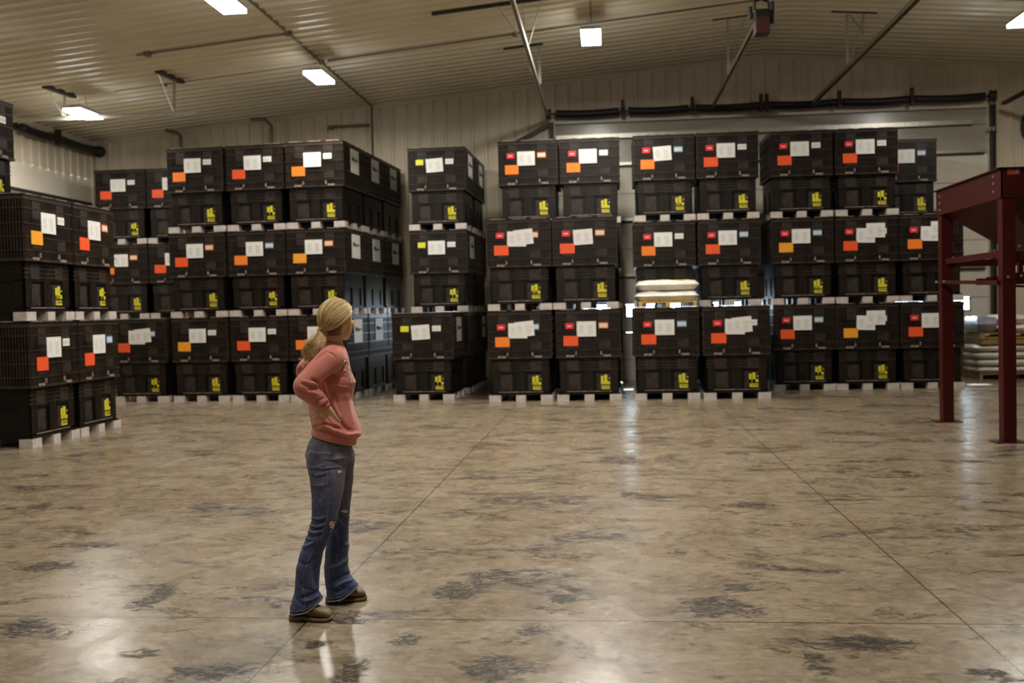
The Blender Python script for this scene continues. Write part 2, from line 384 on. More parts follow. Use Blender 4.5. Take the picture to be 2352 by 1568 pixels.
# torsion springs above the doors
def springs(name, root, segs, brackets, horiz, label, rad=.088):
    e = empty(name, root)
    def P(k, off=0, z=0): return (k, off, z) if horiz else (off, k, z)
    a = min(s_[0] for s_ in segs) - .12; b = max(s_[1] for s_ in segs) + .12
    MB().tube([P(a), P(b)], .018, 8).build('shaft', 'dark_steel', e, True)
    for s0, s1 in segs:
        m_ = MB(); n = int((s1 - s0) / .02); pts = []
        rings = []
        k = max(8, n)
        for i in range(k + 1):
            x = s0 + (s1 - s0) * i / k; rr = rad - (.008 if i % 2 else 0); sag = -.025 * math.sin(PI * i / k)
            rings.append([P(x, rr * math.cos(2 * PI * j / 14), sag + rr * math.sin(2 * PI * j / 14)) for j in range(14)])
        m_.loft(rings); m_.build('spring', 'spring_black', e, True)
    for x in brackets:
        q = MB(); c_ = P(x)
        q.box(c_[0] - .035, c_[0] + .035, c_[1] - .06, c_[1] + .06, -.13, .24) if horiz else q.box(c_[0] - .06, c_[0] + .06, c_[1] - .035, c_[1] + .035, -.13, .2)
        q.tube([P(x - .05), P(x + .05)], .09, 12); q.build('bearing_bracket', 'wine_red', e)
    for x in (a - .04, b + .04):
        MB().tube([P(x - .05), P(x - .03), P(x + .03), P(x + .05)], [.13, .11, .11, .13], 16).build('cable_drum', 'dark_steel', e, True)
    tag(e, label, 'springs')
springs('torsion_springs', (0, 22.0, 5.90), [(-1.08, .30), (.50, 1.80), (1.96, 3.28), (3.52, 4.92), (5.06, 6.40), (6.56, 7.96)], [.38, 1.88, 3.34, 3.46, 4.98, 6.48], True,
        'long row of black torsion springs above the back overhead door')
springs('torsion_springs', (XL + .22, 0, 5.50), [(17.95, 18.9), (19.1, 20.3), (20.55, 22.0)], [20.43], False, 'black torsion springs above the door in the left wall')

# ---------------------------------------------------------------- door rails and hangers
def rail(pts, x, label, hang=(), name='door_track', wdt=.05, side=0, m_='galv'):
    e = empty(name, (0, 0, 0)); r = MB()
    for a, b in zip(pts, pts[1:]):
        r.beam(a, b, wdt, .012, up=(0, 0, 1)); r.beam((a[0] - wdt / 2, a[1], a[2] - .03), (b[0] - wdt / 2, b[1], b[2] - .03), .008, .07); r.beam((a[0] + wdt / 2, a[1], a[2] - .03), (b[0] + wdt / 2, b[1], b[2] - .03), .008, .07)
    r.build('rail', m_, e)
    for (y, z, x0, x1, legs) in hang:
        h = MB(); h.beam((x0, y, cz(x0) - .035), (x1, y, cz(x1) - .035), .05, .05)
        h.build('ceiling_strut', 'dark_steel', e)
        for (lx, ly, tx, tz) in legs: MB().beam((lx, ly, cz(lx) - .06), (tx, y, tz), .055, .015).build('hanger_strap', 'galv', e)
    tag(e, label, 'door track'); return e
rail([(-1.25, 21.8, 5.85), (-1.25, 12.0, 5.95)], 0, 'left galvanised door track hung from the ceiling by tall straps',
     [(16.3, 5.95, -2.8, -.9, [(-1.32, 16.3, -1.25, 5.92), (-1.72, 16.3, -1.27, 5.92), (-1.0, 16.3, -1.22, 5.92)]), (18.95, 5.9, -1.9, -1.15, [(-1.22, 18.95, -1.22, 5.88), (-1.62, 18.95, -1.25, 5.88)])])
rail([(2.3, 21.8, 5.92), (2.3, 15.2, 5.92)], 0, 'slim rail carrying the door opener motor under the ridge',
     [(18.85, 5.92, 2.0, 2.75, [(2.28, 18.85, 2.28, 5.9), (2.6, 18.85, 2.3, 5.95)])], 'opener_rail', .04, m_='conduit')
rail([(4.42, 21.8, 5.92), (4.42, 14.7, 5.92)], 0, 'long slanting rail right of the ridge with a forked hanger',
     [(18.85, 5.92, 4.15, 4.95, [(4.42, 18.85, 4.42, 5.9), (4.72, 18.85, 4.70, 6.5), (4.45, 18.85, 4.72, 6.5), (4.72, 18.85, 4.45, 5.95)])], 'opener_rail', .07, m_='conduit')
rail([(8.25, 21.8, 5.72), (8.3, 12.5, 5.80)], 0, 'dark door track leaving the frame at the upper right', [(16.5, 5.8, 8.0, 8.9, [(8.4, 16.5, 8.3, 5.78)])], m_='dark_steel', wdt=.06)
rail([(XL + .35, 17.78, 5.40), (-7.55, 17.95, 5.44)], 0, 'pale door track at far left running out from the left wall', (), wdt=.05)
e = [o for o in bpy.data.objects if o.get('label', '').startswith('pale door track')][0]
for hx in (-10.1, -7.95):
    MB().beam((hx - .05, 17.35, cz(hx) - .05), (hx + .02, 18.25, cz(hx) - .05), .10, .06).build('ceiling_strut', 'dark_steel', e)
    MB().beam((hx, 17.95, cz(hx) - .05), (hx, 17.9, 5.44), .05, .015).build('hanger_strap', 'galv', e)
    MB().beam((hx - .14, 17.6, cz(hx) - .05), (hx - .02, 17.9, 5.44), .03, .012).build('hanger_strap', 'galv', e)
# vertical tracks beside the back door
for x, lb in ((-1.19, 'vertical black door track at the left edge of the back overhead door'), (8.17, 'vertical black door track at the right edge of the back overhead door')):
    e = empty('door_track', (x, 22.14, 0)); MB().box(-.05, -.03, -.05, .05, 0, 5.75).box(-.05, .05, .03, .05, 0, 5.75).box(.03, .05, -.05, .05, 0, 5.75).build('rail', 'dark_steel', e)
    for z in (1.2, 2.6, 4.0, 5.2): MB().box(-.10, .10, .0, .07, z, z + .08).build('jamb_bracket', 'galv', e)
    tag(e, lb, 'door track')
e = empty('wall_brace', (0, 22.15, 0)); MB().beam((-1.25, 0, 5.70), (-1.98, .02, 5.34), .05, .09).build('bar', 'dark_steel', e); tag(e, 'slanted dark brace on the back wall beside the left door track', 'brace')
# opener motor
e = empty('door_opener', (2.3, 15.0, 5.88))
MB().box(-.10, .10, -.14, .14, -.32, -.1).build('motor_case', 'wine_red', e)
MB().box(-.10, .10, -.13, .13, -.12, .02).tube([(-.1, -.02, .04), (-.1, -.02, .16), (.0, 0, .2), (.1, .02, .16), (.12, .02, .02)], .022, 8).tube([(-.14, .1, -.05), (-.15, .1, .12)], .035, 8).tube([(.14, -.05, -.18), (.15, -.05, .14)], .03, 8).build('gear_housing', 'rubber', e)
for s_ in (-1, 1): MB().beam((s_ * .1, 0, .1), (s_ * .12, 0, cz(2.3) - 5.9), .03, .01).build('hanger_strap', 'dark_steel', e)
tag(e, 'red and black door opener motor hanging near the ridge', 'motor')
# wall fan
e = empty('wall_fan', (9.25, 22.0, 5.28))
fb = MB(); fb.tube([(0, .26, 0), (0, .0, 0), (0, -.22, 0)], [.48, .50, .44], 32); fb.build('drum', 'rubber', e, True)
MB().beam((0, .2, .3), (0, .28, .6), .08, .02).build('bracket', 'dark_steel', e)
tag(e, 'round black fan drum at the right frame edge, high on the wall', 'fan')

# conduits
def conduit(pts, r, label, extra=()):
    e = empty('conduit', pts[0]); o = Vector(pts[0])
    m_ = MB().tube([Vector(p) - o for p in pts], r, 8); m_.build('pipe', 'conduit', e, True)
    for p in extra: q = Vector(p) - o; MB().box(q.x - .05, q.x + .05, q.y - .05, q.y + .05, q.z - .04, q.z + .04).build('junction_box', 'conduit', e)
    tag(e, label, 'pipe')
zc = lambda x, d=.035: cz(x) - d
conduit([(-5.22, -2, zc(-5.22)), (-5.22, 14, zc(-5.22)), (-5.24, 22.2, zc(-5.24)), (-5.25, 22.22, 4.6)], .022, 'long grey conduit along the ceiling turning down the back wall', [(-5.22, 18.22, zc(-5.22)), (-5.22, 16.3, zc(-5.22))])
conduit([(-9.3, 18.30, zc(-9.3)), (-5.3, 18.22, zc(-5.3))], .016, 'thin conduit crossing the ceiling towards the far left light', [(-8.3, 18.27, zc(-8.3))])
conduit([(-5.1, 18.2, zc(-5.1)), (-.7, 18.05, zc(-.7)), (2.9, 18.0, zc(2.9))], .016, 'thin conduit crossing the ceiling up to the ridge', [(-1.6, 18.08, zc(-1.6))])
conduit([(-7.9, 16.36, zc(-7.9)), (-5.6, 16.27, zc(-5.6)), (-5.26, 16.3, zc(-5.26))], .016, 'short thin conduit joining the long ceiling conduit from the left', [(-7.7, 16.35, zc(-7.7))])
conduit([(-.22, 12, zc(-.22)), (-.22, 18.0, zc(-.22))], .010, 'thin cable above the central ceiling light')
conduit([(-5.3, 22.2, 5.86), (-6.25, 22.2, 5.86)], .03, 'short horizontal pipe on the back wall above the left block', [(-6.2, 22.2, 5.84)])
conduit([(-7.95, 21.9, cz(-7.95) - .05), (-7.62, 21.9, 6.02), (-7.48, 21.9, 5.88), (-7.48, 21.9, 4.95)], .045, 'bent dark pipe hanging at the back wall, nearer the long conduit')
conduit([(-9.95, 21.9, cz(-9.95) - .05), (-9.68, 21.9, 5.80), (-9.60, 21.9, 5.72), (-9.60, 21.9, 4.9)], .045, 'bent dark pipe hanging at the back wall, nearer the left corner')

# ---------------------------------------------------------------- ceiling lights
def light_fix(x, y, label, group=None, power=1.0):
    z = cz(x) - .47
    e = empty('high_bay_light', (x, y, z))
    MB().box(-.17, .17, -.42, .42, .02, .07).box(-.10, .10, -.3, .3, .07, .11).build('housing', 'housing', e)
    MB().box(-.165, .165, -.415, .415, -.035, .02).build('diffuser', 'diffuser_dim' if power < .8 else 'diffuser', e)
    MB().tube([(-.1, 0, .1), (0, 0, cz(x) - z - .02)], .006, 6).tube([(.1, 0, .1), (0, 0, cz(x) - z - .02)], .006, 6).build('cable', 'galv', e)
    ld_ = bpy.data.lights.new('lamp', 'AREA'); ld_.shape = 'RECTANGLE'; ld_.size = .33; ld_.size_y = .83; ld_.energy = LAMP_W * power; ld_.color = LAMP_COL
    lo = bpy.data.objects.new('lamp', ld_); col.objects.link(lo); lo.parent = e; lo.location = (0, 0, -.05)
    tag(e, label, 'ceiling light', group)
for x, y, lb in ((-9.75, 17.95, 'far left lit ceiling light beside the pale door track'), (-5.1, 17.6, 'lit ceiling light just left of the long conduit, over the left block'),
                 (-5.12, 13.2, 'lit ceiling light cut by the top frame edge'), (-.22, 17.35, 'lit rectangular ceiling light near the top centre'),
                 (7.02, 17.5, 'lit ceiling light cut by the right frame edge')):
    light_fix(x, y, lb, power=1.1 if x > 6 else 1.2)
for x, y, p in ((-9.75, 13.2, .45), (-5.1, 8.8, .75), (-.22, 8.6, 2.2), (-9.75, 8.8, .1), (-.22, 4.2, 1.3), (-5.1, 4.2, .55), (7.02, 8.8, .12), (-.22, -.5, .1), (-5.1, -.5, .1), (-.22, 12.9, 2.6)):
    light_fix(x, y, 'rectangular ceiling light beyond the top of the photograph', 'ceiling lights outside the frame', p)

# ---------------------------------------------------------------- seed boxes
BW, BD, UH = 1.14, 1.30, 1.612
def rib_faces(m_, hx, hy, z0, z1, nv, zs, t=.012, mi=0, wv=.012):
    for s_ in (-1, 1):
        for i in range(nv + 1):
            x = -hx + 2 * hx * i / nv
            m_.box(max(-hx, x - wv / 2), min(hx, x + wv / 2), min(s_ * hy, s_ * (hy + t)), max(s_ * hy, s_ * (hy + t)), z0, z1, mi)
            y = -hy + 2 * hy * i / nv
            m_.box(min(s_ * hx, s_ * (hx + t)), max(s_ * hx, s_ * (hx + t)), max(-hy, y - wv / 2), min(hy, y + wv / 2), z0, z1, mi)
        for (za, zb) in zs:
            m_.box(-hx - t, hx + t, min(s_ * hy, s_ * (hy + t + .004)), max(s_ * hy, s_ * (hy + t + .004)), za, zb, mi)
            m_.box(min(s_ * hx, s_ * (hx + t + .004)), max(s_ * hx, s_ * (hx + t + .004)), -hy - t, hy + t, za, zb, mi)
    return m_
proto = {}
root0 = empty('seed_box', (0, 0, 0))
def pp(key, name, mb, mats, parent=None, label=None):
    o = mb.build(name, mats, None); o.parent = parent or root0
    if label: o['label'] = label
    proto[key] = o; return o
hx, hy = BW / 2 - .022, BD / 2 - .022
U0, U1 = .755, UH - .012
m_ = MB().box(-hx, hx, -hy, hy, U0 + .01, U1 - .02)
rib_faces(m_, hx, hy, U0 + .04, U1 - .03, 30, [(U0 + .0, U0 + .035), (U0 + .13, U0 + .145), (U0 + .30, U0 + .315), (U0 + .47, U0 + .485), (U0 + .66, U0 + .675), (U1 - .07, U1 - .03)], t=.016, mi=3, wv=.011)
for s_ in (-1, 1):      # smooth label panels and lower latches
    for x in (-.28, .28):
        m_.box(x - .10, x + .10, min(s_ * hy, s_ * (hy + .017)), max(s_ * hy, s_ * (hy + .017)), U0 + .16, U0 + .29, 1)
        m_.box(x - .09, x + .09, min(s_ * (hy - .01), s_ * (hy + .017)), max(s_ * (hy - .01), s_ * (hy + .017)), U1 - .30, U1 - .08, 1)
    for x in (-.22, .22): m_.box(x - .012, x + .012, min(s_ * hy, s_ * (hy + .024)), max(s_ * hy, s_ * (hy + .024)), U0 + .05, U0 + .115, 2)
    for x in (-.32, .32): m_.box(x - .07, x + .07, min(s_ * hy, s_ * (hy + .022)), max(s_ * hy, s_ * (hy + .022)), U0 + .018, U0 + .052, 2)
pp('upper', 'upper_bin', m_, ['bin_black', 'bin_panel', 'bin_dust', 'bin_rib_lit'])
m_ = MB().box(-BW / 2, BW / 2, -BD / 2, BD / 2, U1 - .03, U1 - .004)
for s_ in (-1, 1):
    for x in (-.36, 0, .36): m_.box(x - .13, x + .13, s_ * (BD / 2 - .05) - .03, s_ * (BD / 2 - .05) + .03, U1 - .012, U1 + .010, 1)
    for y in (-.4, 0, .4): m_.box(s_ * (BW / 2 - .05) - .03, s_ * (BW / 2 - .05) + .03, y - .13, y + .13, U1 - .005, U1 + .010, 1)
pp('lid', 'lid', m_, ['bin_black', 'bin_dust'])
lx, ly = hx - .035, hy - .035
m_ = MB().box(-lx + .02, lx - .02, -ly + .02, ly - .02, .13, U0 + .01)
for s_ in (-1, 1):      # frame around two recessed windows on each face
    for (a, b) in ((-lx, -lx + .15), (-.09, .09), (lx - .15, lx)): m_.box(a, b, min(s_ * (ly - .03), s_ * ly), max(s_ * (ly - .03), s_ * ly), .16, .52)
    m_.box(-lx, lx, min(s_ * (ly - .03), s_ * ly), max(s_ * (ly - .03), s_ * ly), .50, U0); m_.box(-lx, lx, min(s_ * (ly - .03), s_ * ly), max(s_ * (ly - .03), s_ * ly), .13, .17)
    for (a, b) in ((-ly, -ly + .15), (-.09, .09), (ly - .15, ly)): m_.box(min(s_ * (lx - .03), s_ * lx), max(s_ * (lx - .03), s_ * lx), a, b, .16, .52)
    m_.box(min(s_ * (lx - .03), s_ * lx), max(s_ * (lx - .03), s_ * lx), -ly, ly, .50, U0); m_.box(min(s_ * (lx - .03), s_ * lx), max(s_ * (lx - .03), s_ * lx), -ly, ly, .13, .17)
    for x in (-.28, .26): m_.box(x - .13, x + .13, min(s_ * (ly - .03), s_ * (ly - .016)), max(s_ * (ly - .03), s_ * (ly - .016)), .19, .47, 1)
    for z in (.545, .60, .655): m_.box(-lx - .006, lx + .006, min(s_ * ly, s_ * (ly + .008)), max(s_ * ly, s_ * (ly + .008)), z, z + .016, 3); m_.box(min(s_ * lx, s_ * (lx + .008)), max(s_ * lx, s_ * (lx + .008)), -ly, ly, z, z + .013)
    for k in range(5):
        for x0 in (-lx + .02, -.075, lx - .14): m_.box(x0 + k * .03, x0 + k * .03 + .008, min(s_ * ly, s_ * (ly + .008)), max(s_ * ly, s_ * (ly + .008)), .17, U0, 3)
    for x in (-.28, .28): m_.box(x - .10, x + .10, min(s_ * ly, s_ * (ly + .006)), max(s_ * ly, s_ * (ly + .006)), .53, .71, 1)
    m_.box(-lx + .12, lx - .12, min(s_ * (ly - .01), s_ * (ly + .006)), max(s_ * (ly - .01), s_ * (ly + .006)), .158, .170, 2)
pp('lower', 'lower_bin', m_, ['bin_black', 'bin_panel', 'bin_dust', 'bin_rib_lit'])
pp('deck', 'pallet_deck', MB().box(-BW / 2 + .03, BW / 2 - .03, -BD / 2 + .03, BD / 2 - .03, .112, .134), ['bin_black'])
feet = []
for iy, y in enumerate((-BD / 2 + .1, 0, BD / 2 - .1)):
    for x, wx in ((-BW / 2 + .11, .105), (0, .085), (BW / 2 - .11, .105)):
        o = MB().box(x - wx, x + wx, y - .09, y + .09, 0.0, .112).build('pallet_foot', 'foot_plastic'); o.parent = root0; o['label'] = 'pale grey plastic pallet foot'; feet.append(o)
FY = -BD / 2 - .008      # just outside the ribbed front
def sheet(cx, cz_, wx, wz, rot=0, t=.0, mi=0, m_=None):
    m_ = m_ or MB(); mx = Matrix.Translation((cx, 0, cz_)) @ Matrix.Rotation(rot, 4, 'Y')
    m_.box(-wx / 2, wx / 2, FY - .003 - t, FY + .006 - t, -wz / 2, wz / 2, mi, mx); return m_
ZT = U1
def paper(cx, cz_, rot=0, t=0, m_=None):
    m_ = sheet(cx, cz_, .335, .265, rot, t, 0, m_); mx = Matrix.Translation((cx, 0, cz_)) @ Matrix.Rotation(rot, 4, 'Y')
    rr = random.Random(3)
    for (a, b, n) in ((-.085, .05, 5), (.07, .05, 6)):
        for k in range(n): m_.box(a - .03 - rr.random() * .02, a + .02 + rr.random() * .03, FY - .0045 - t, FY - .002 - t, b - k * .028, b - k * .028 + .008, 1, mx)
    return m_
pp('paper1', 'paper_label', paper(-.03, ZT - .34), ['paper', 'paper_mark'], label='white paper label')
pp('paper2', 'paper_label', paper(-.03, ZT - .35, R(-3)), ['paper', 'paper_mark'], label='white paper label')
m_ = paper(-.03, ZT - .35, R(1)); m_ = paper(.09, ZT - .32, R(-5), .003, m_); pp('paper3', 'paper_label', m_, ['paper', 'paper_mark'], label='two overlapping white paper labels')
m_ = paper(-.03, ZT - .36, R(2)); m_ = paper(.15, ZT - .27, 0, .003, m_); pp('paper4', 'paper_label', m_, ['paper', 'paper_mark'], label='two white paper labels stepped upward')
for k, mn in (('w', 'paper'), ('o', 'sticker_orange'), ('b', 'tag_blue')):
    m_ = sheet(.265, ZT - .285, .16, .10)
    m_.box(.195, .335, FY - .005, FY, ZT - .315, ZT - .255, 1)
    for q in range(4): m_.box(.205 + q * .032, .217 + q * .032, FY - .0065, FY, ZT - .305, ZT - .265, 2)
    pp('small_' + k, 'small_tag', m_, [mn, 'paper', 'paper_mark'], label='small %s tag' % {'w': 'white', 'o': 'orange and white', 'b': 'blue and white'}[k])
m_ = sheet(-.325, ZT - .285, .145, .10, 0, 0, 0)
for q in range(3): m_.box(-.36 + q * .025, -.345 + q * .025, FY - .005, FY, ZT - .30, ZT - .275, 1)
pp('tag_r', 'side_tag', m_, ['tag_red', 'paper'], label='small red tag')
pp('tag_y', 'side_tag', sheet(-.325, ZT - .285, .15, .105), ['tag_yellow'], label='small yellow tag')
for k, n in (('r', 'red-orange'), ('o', 'orange'), ('a', 'amber')):
    pp('st_' + k, 'sticker', sheet(-.305, ZT - .545, .255, .175), ['sticker_' + {'r': 'red', 'o': 'orange', 'a': 'amber'}[k]], label=n + ' sticker')
# yellow stencil: bars forming an L, a dot, and a word bar under it
LY = -ly + .012; m_ = MB()
def sb(x0, x1, z0, z1, mi=0, t=0): m_.box(x0, x1, LY - .004 - t, LY + .004 - t, z0, z1, mi)
sb(.205, .395, .285, .335); sb(.205, .250, .285, .430); sb(.262, .315, .285, .450); sb(.345, .368, .375, .40)
sb(.215, .388, .200, .262)
for q in range(5): sb(.243 + q * .026, .255 + q * .026, .22, .253, 1, .003)
pp('stencil', 'stencil_mark', m_, ['stencil', 'ink'], label='yellow stencilled mark with an L shape')
def side_sheet(s_):
    m_ = MB(); x0 = s_ * (BW / 2 + .004); a, b = min(x0, x0 + s_ * .004), max(x0, x0 + s_ * .004)
    m_.box(a, b, -.25, .25, U1 - .54, U1 - .09)
    pts = [(-.19, .04), (-.17, -.03), (-.13, .05), (-.10, -.03), (-.07, .03), (-.03, .01), (-.01, -.03), (.03, .02), (.07, -.02), (.11, .01), (.20, .0)]
    m_.tube([(x0 + s_ * .006, p[0], U1 - .29 + p[1]) for p in pts], .010, 5, 1); return m_
pp('side', 'side_paper', side_sheet(1), ['paper', 'ink'], label='white paper with handwriting on the side')
allprotos = dict(proto)
base_keys = ['upper', 'lid', 'lower', 'deck', 'stencil']
nbox = 0
def put_box(x, y, z, rz, label, group, paper_='1', st='r', small='w', tg=None, side=False, far=False):
    global nbox
    o = root0.copy(); col.objects.link(o)
    o.location = (x, y, z); o.rotation_euler = (0, 0, rz)
    ks = list(base_keys)
    if paper_: ks.append('paper' + paper_)
    if st: ks.append('st_' + st)
    if small: ks.append('small_' + small)
    if tg: ks.append('tag_' + tg)
    if side: ks.append('side')
    for k in ks: c_ = allprotos[k].copy(); col.objects.link(c_); c_.parent = o
    for fo in feet: c_ = fo.copy(); col.objects.link(c_); c_.parent = o
    tag(o, label, 'seed box', group); nbox += 1
    return o
TN = {0: 'bottom', 1: 'middle', 2: 'top'}; SN = {'r': 'red-orange', 'o': 'orange', 'a': 'amber', None: ''}
def stack(x0, yf, rz, specs, phrase, group, n3=True, jit=.012):
    # x0, yf: middle of the front face on the floor
    for i, sp_ in enumerate(specs):
        if sp_ is None: continue
        dx = sp_.get('dx', 0) + random.uniform(-jit, jit); dy = random.uniform(-jit, jit)
        c_, s_ = math.cos(rz), math.sin(rz)
        px, py = x0 + dx, yf + dy
        x, y = px - s_ * (BD / 2), py + c_ * (BD / 2)
        tn = TN[i] if len(specs) == 3 else ('only' if len(specs) == 1 else ('lower', 'upper')[i])
        st = sp_.get('st', 'r'); desc = ('with %s sticker, ' % SN[st]) if st and not sp_.get('hid') else ''
        if tn == 'only': lb = 'black seed box %s%s' % (desc, phrase)
        else: lb = 'black seed box %s%s of %s' % (desc, tn, phrase)
        put_box(x, y, i * UH, rz + random.uniform(-.004, .004), lb, group, sp_.get('p', '1'), st, sp_.get('s', 'w'), sp_.get('t'), sp_.get('side', False))
def S_(p='1', st='r', s='w', t=None, side=False, dx=0, hid=False): return dict(p=p, st=st, s=s, t=t, side=side, dx=dx, hid=hid)
yaw = R(-3.6)
gC = 'seed boxes of the left block'
stack(-9.02, 18.38, yaw, [S_('3', 'r', 'b')], 'standing alone at the left end of the left block', gC)
stack(-7.77, 18.30, yaw, [S_('1', 'a', 'w'), S_('1', 'r', 'o'), S_('1', 'o', 'w')], 'left block, left front stack', gC)
stack(-6.58, 18.22, yaw, [S_('1', 'r', 'w'), S_('1', 'o', 'b'), S_('1', 'r', 'w')], 'left block, centre front stack', gC)
stack(-5.40, 18.12, yaw, [S_('1', 'o', 'w', side=True), S_('1', 'a', 'o', side=True), S_('1', 'o', 'w', side=True)], 'left block, right front stack behind her head', gC)
stack(-5.40 + .084, 18.12 + 1.34, yaw, [S_(side=True, hid=1), S_(side=True, hid=1), S_(side=True, hid=1)], 'second stack deep on the left block\'s aisle side', gC)
stack(-5.40 + .168, 18.12 + 2.68, yaw, [S_(side=True, hid=1), S_(side=True, hid=1), S_(side=True, hid=1)], 'deepest stack on the left block\'s aisle side', gC)
gB = 'seed boxes in the far left corner'
stack(-10.42, 20.6, 0, [S_(hid=1), S_('1', 'o', 'o'), S_('1', 'r', 'w')], 'the far left corner\'s left stack', gB)
stack(-9.27, 20.6, 0, [S_(hid=1), S_('1', 'r', 'b'), S_('1', 'r', 'w')], 'the far left corner\'s right stack', gB)
gA = 'seed boxes in the row at the left frame edge'
stack(-7.27, 12.43, R(90), [S_('1', 'r', 'w'), S_('1', 'a', 'w')], 'near sideways stack at the left frame edge', gA)
stack(-7.27, 13.60, R(90), [S_('1', 'r', 'b'), S_('1', 'r', 'o')], 'far sideways stack at the left frame edge', gA)
stack(-8.72, 13.52, R(90), [S_(hid=1), S_(hid=1), S_('1', 'r', 'w')], 'tall stack cut by the left frame edge', gA)
stack(-8.72, 12.36, R(90), [S_(hid=1), S_(hid=1), S_('1', 'r', 'w')], 'tall stack just outside the left frame edge', gA)
gM = 'seed boxes of the narrow stack in the middle'
stack(-3.39, 17.87, R(-1), [S_('2', None, 'w', 'y', side=True)], 'with yellow tag, alone before the narrow middle stack', gM)
stack(-3.30, 19.31, R(-1), [S_('1', None, 'w', 'y', hid=1), S_('1', None, 'w', 'y', side=True), S_('2', None, 'w', 'y', side=True)], 'the narrow middle stack with yellow tags', gM)
stack(-3.28, 20.72, R(-1), [S_(hid=1, side=True), S_(hid=1), S_(hid=1, side=True)], 'the rear stack behind the narrow middle one', gM)
gG = 'seed boxes left of the bright door gap'
stack(-1.585, 17.46, 0, [S_('3', 'o', 'b', 'r'), S_('3', 'r', 'o', 'r', dx=.03)], 'front stack right of the dark aisle', gG)
stack(-.37, 17.44, 0, [S_('1', 'r', 'o', 'r'), S_('2', 'r', 'o', 'r', dx=-.02)], 'front stack left of the bright door gap', gG)
stack(-1.49, 18.92, 0, [S_(hid=1), S_(hid=1), S_('1', 'o', 'o', 'r')], 'second-row stack right of the dark aisle', gG)
stack(-.31, 18.92, 0, [S_(hid=1), S_(hid=1), S_('1', 'o', 'w', 'r')], 'second-row stack left of the bright door gap', gG)
gH = 'seed boxes right of the bright door gap'
stack(.995, 17.46, 0, [S_('1', 'r', 'b', 'r')], 'carrying the white bags', gH)
stack(2.17, 17.40, 0, [S_('3', 'r', 'w', 'r')], 'standing low, right of the one with bags', gH)
stack(1.06, 18.85, 0, [S_(hid=1), S_('1', 'o', 'w', 'r'), S_('2', 'o', 'b', 'r')], 'second-row stack behind the white bags', gH)
stack(2.24, 18.85, 0, [S_(hid=1), S_('1', 'r', 'b', 'r'), S_('1', 'r', 'w', 'r')], 'second-row stack right of the white bags', gH)
gR = 'seed boxes of the right block'
stack(3.60, 18.98, R(.5), [S_('1', 'r', 'b', 'r'), S_('1', 'a', 'b', 'r'), S_('1', 'r', 'w', 'r')], 'right block, left stack', gR)
stack(4.77, 18.99, R(.5), [S_('4', 'a', 'w', None), S_('4', 'r', 'w', 'r'), S_('1', 'r', 'w', 'r')], 'right block, centre stack', gR)
stack(5.93, 19.00, R(.5), [S_('1', 'r', 'w', 'r'), S_('4', 'o', 'w', 'r')], 'right block, right stack behind the red post', gR)
stack(5.92, 20.44, R(.5), [S_(hid=1), S_(hid=1), S_('1', 'r', 'b', 'r')], 'rear stack at the right block\'s right end', gR)
# the prototype itself is not part of the place
for o in list(children(root0)): bpy.data.objects.remove(o)
bpy.data.objects.remove(root0)

# ---------------------------------------------------------------- bags
def bag_mesh(L, W, H, seed, mi_print=None, n=14):
    rr = random.Random(seed); ph = [rr.uniform(0, 6) for _ in range(6)]
    m_ = MB(); V = {}
    def pt(u, v, s_):
        e = max(0, (1 - abs(u) ** 7)) ** .3 * max(0, (1 - abs(v) ** 7)) ** .3
        wob = .84 + .10 * math.sin(u * 4 + ph[0]) * math.cos(v * 3 + ph[1]) + .06 * math.sin(u * 9 + v * 7 + ph[2])
        x = u * L / 2 * (1 - .05 * abs(v) ** 4 + .02 * math.sin(v * 5 + ph[3])); y = v * W / 2 * (1 - .04 * abs(u) ** 4)
        return (x, y, H / 2 + s_ * H / 2 * e * (wob if s_ > 0 else 1))
    for s_ in (-1, 1):
        b0 = len(m_.v)
        for i in range(n + 1):
            for j in range(n + 1): m_.v.append(pt(-1 + 2 * i / n, -1 + 2 * j / n, s_))
        for i in range(n):
            for j in range(n):
                a = b0 + i * (n + 1) + j; q = (a, a + n + 1, a + n + 2, a + 1)
                m_.f.append(q if s_ > 0 else q[::-1])
                m_.m.append(1 if (mi_print and s_ > 0 and n * .35 < i < n * .72 and n * .0 < j < n * .85) else 0)
    return m_
def bag(x, y, z, rz, L, W, H, seed, label, mats=('bag_white', 'bag_print_yellow'), pr=True, group=None):
    o = bag_mesh(L, W, H, seed, pr).build('seed_bag', list(mats), None, True)
    o.location = (x, y, z); o.rotation_euler = (0, 0, rz); tag(o, label, 'bag', group)
def pallet(x, y, z, L, W, H, label, m_='wood', rz=0):
    e = empty('wooden_pallet', (x, y, z), rz)
    for k in range(6): yy = -W / 2 + (W - .1) * k / 5; MB().box(-L / 2, L / 2, yy, yy + .09, H - .02, H).build('deck_board', m_, e)
    for k in (-1, 0, 1): MB().box(k * (L / 2 - .04) - .03, k * (L / 2 - .04) + .03, -W / 2, W / 2, .0, H - .02).build('runner', m_, e)
    tag(e, label, 'pallet')
zb = UH
pallet(1.02, 18.05, zb, 1.02, .95, .10, 'small yellow wooden pallet under the white bags', 'wood_yellow')
bag(1.02, 18.02, zb + .10, 0, 1.13, .92, .19, 1, 'white bag under another on top of a black seed box', pr=False)
bag(1.03, 18.05, zb + .290, R(2), 1.10, .90, .20, 2, 'white bag with yellow print, on top of the bag pair', pr=True)
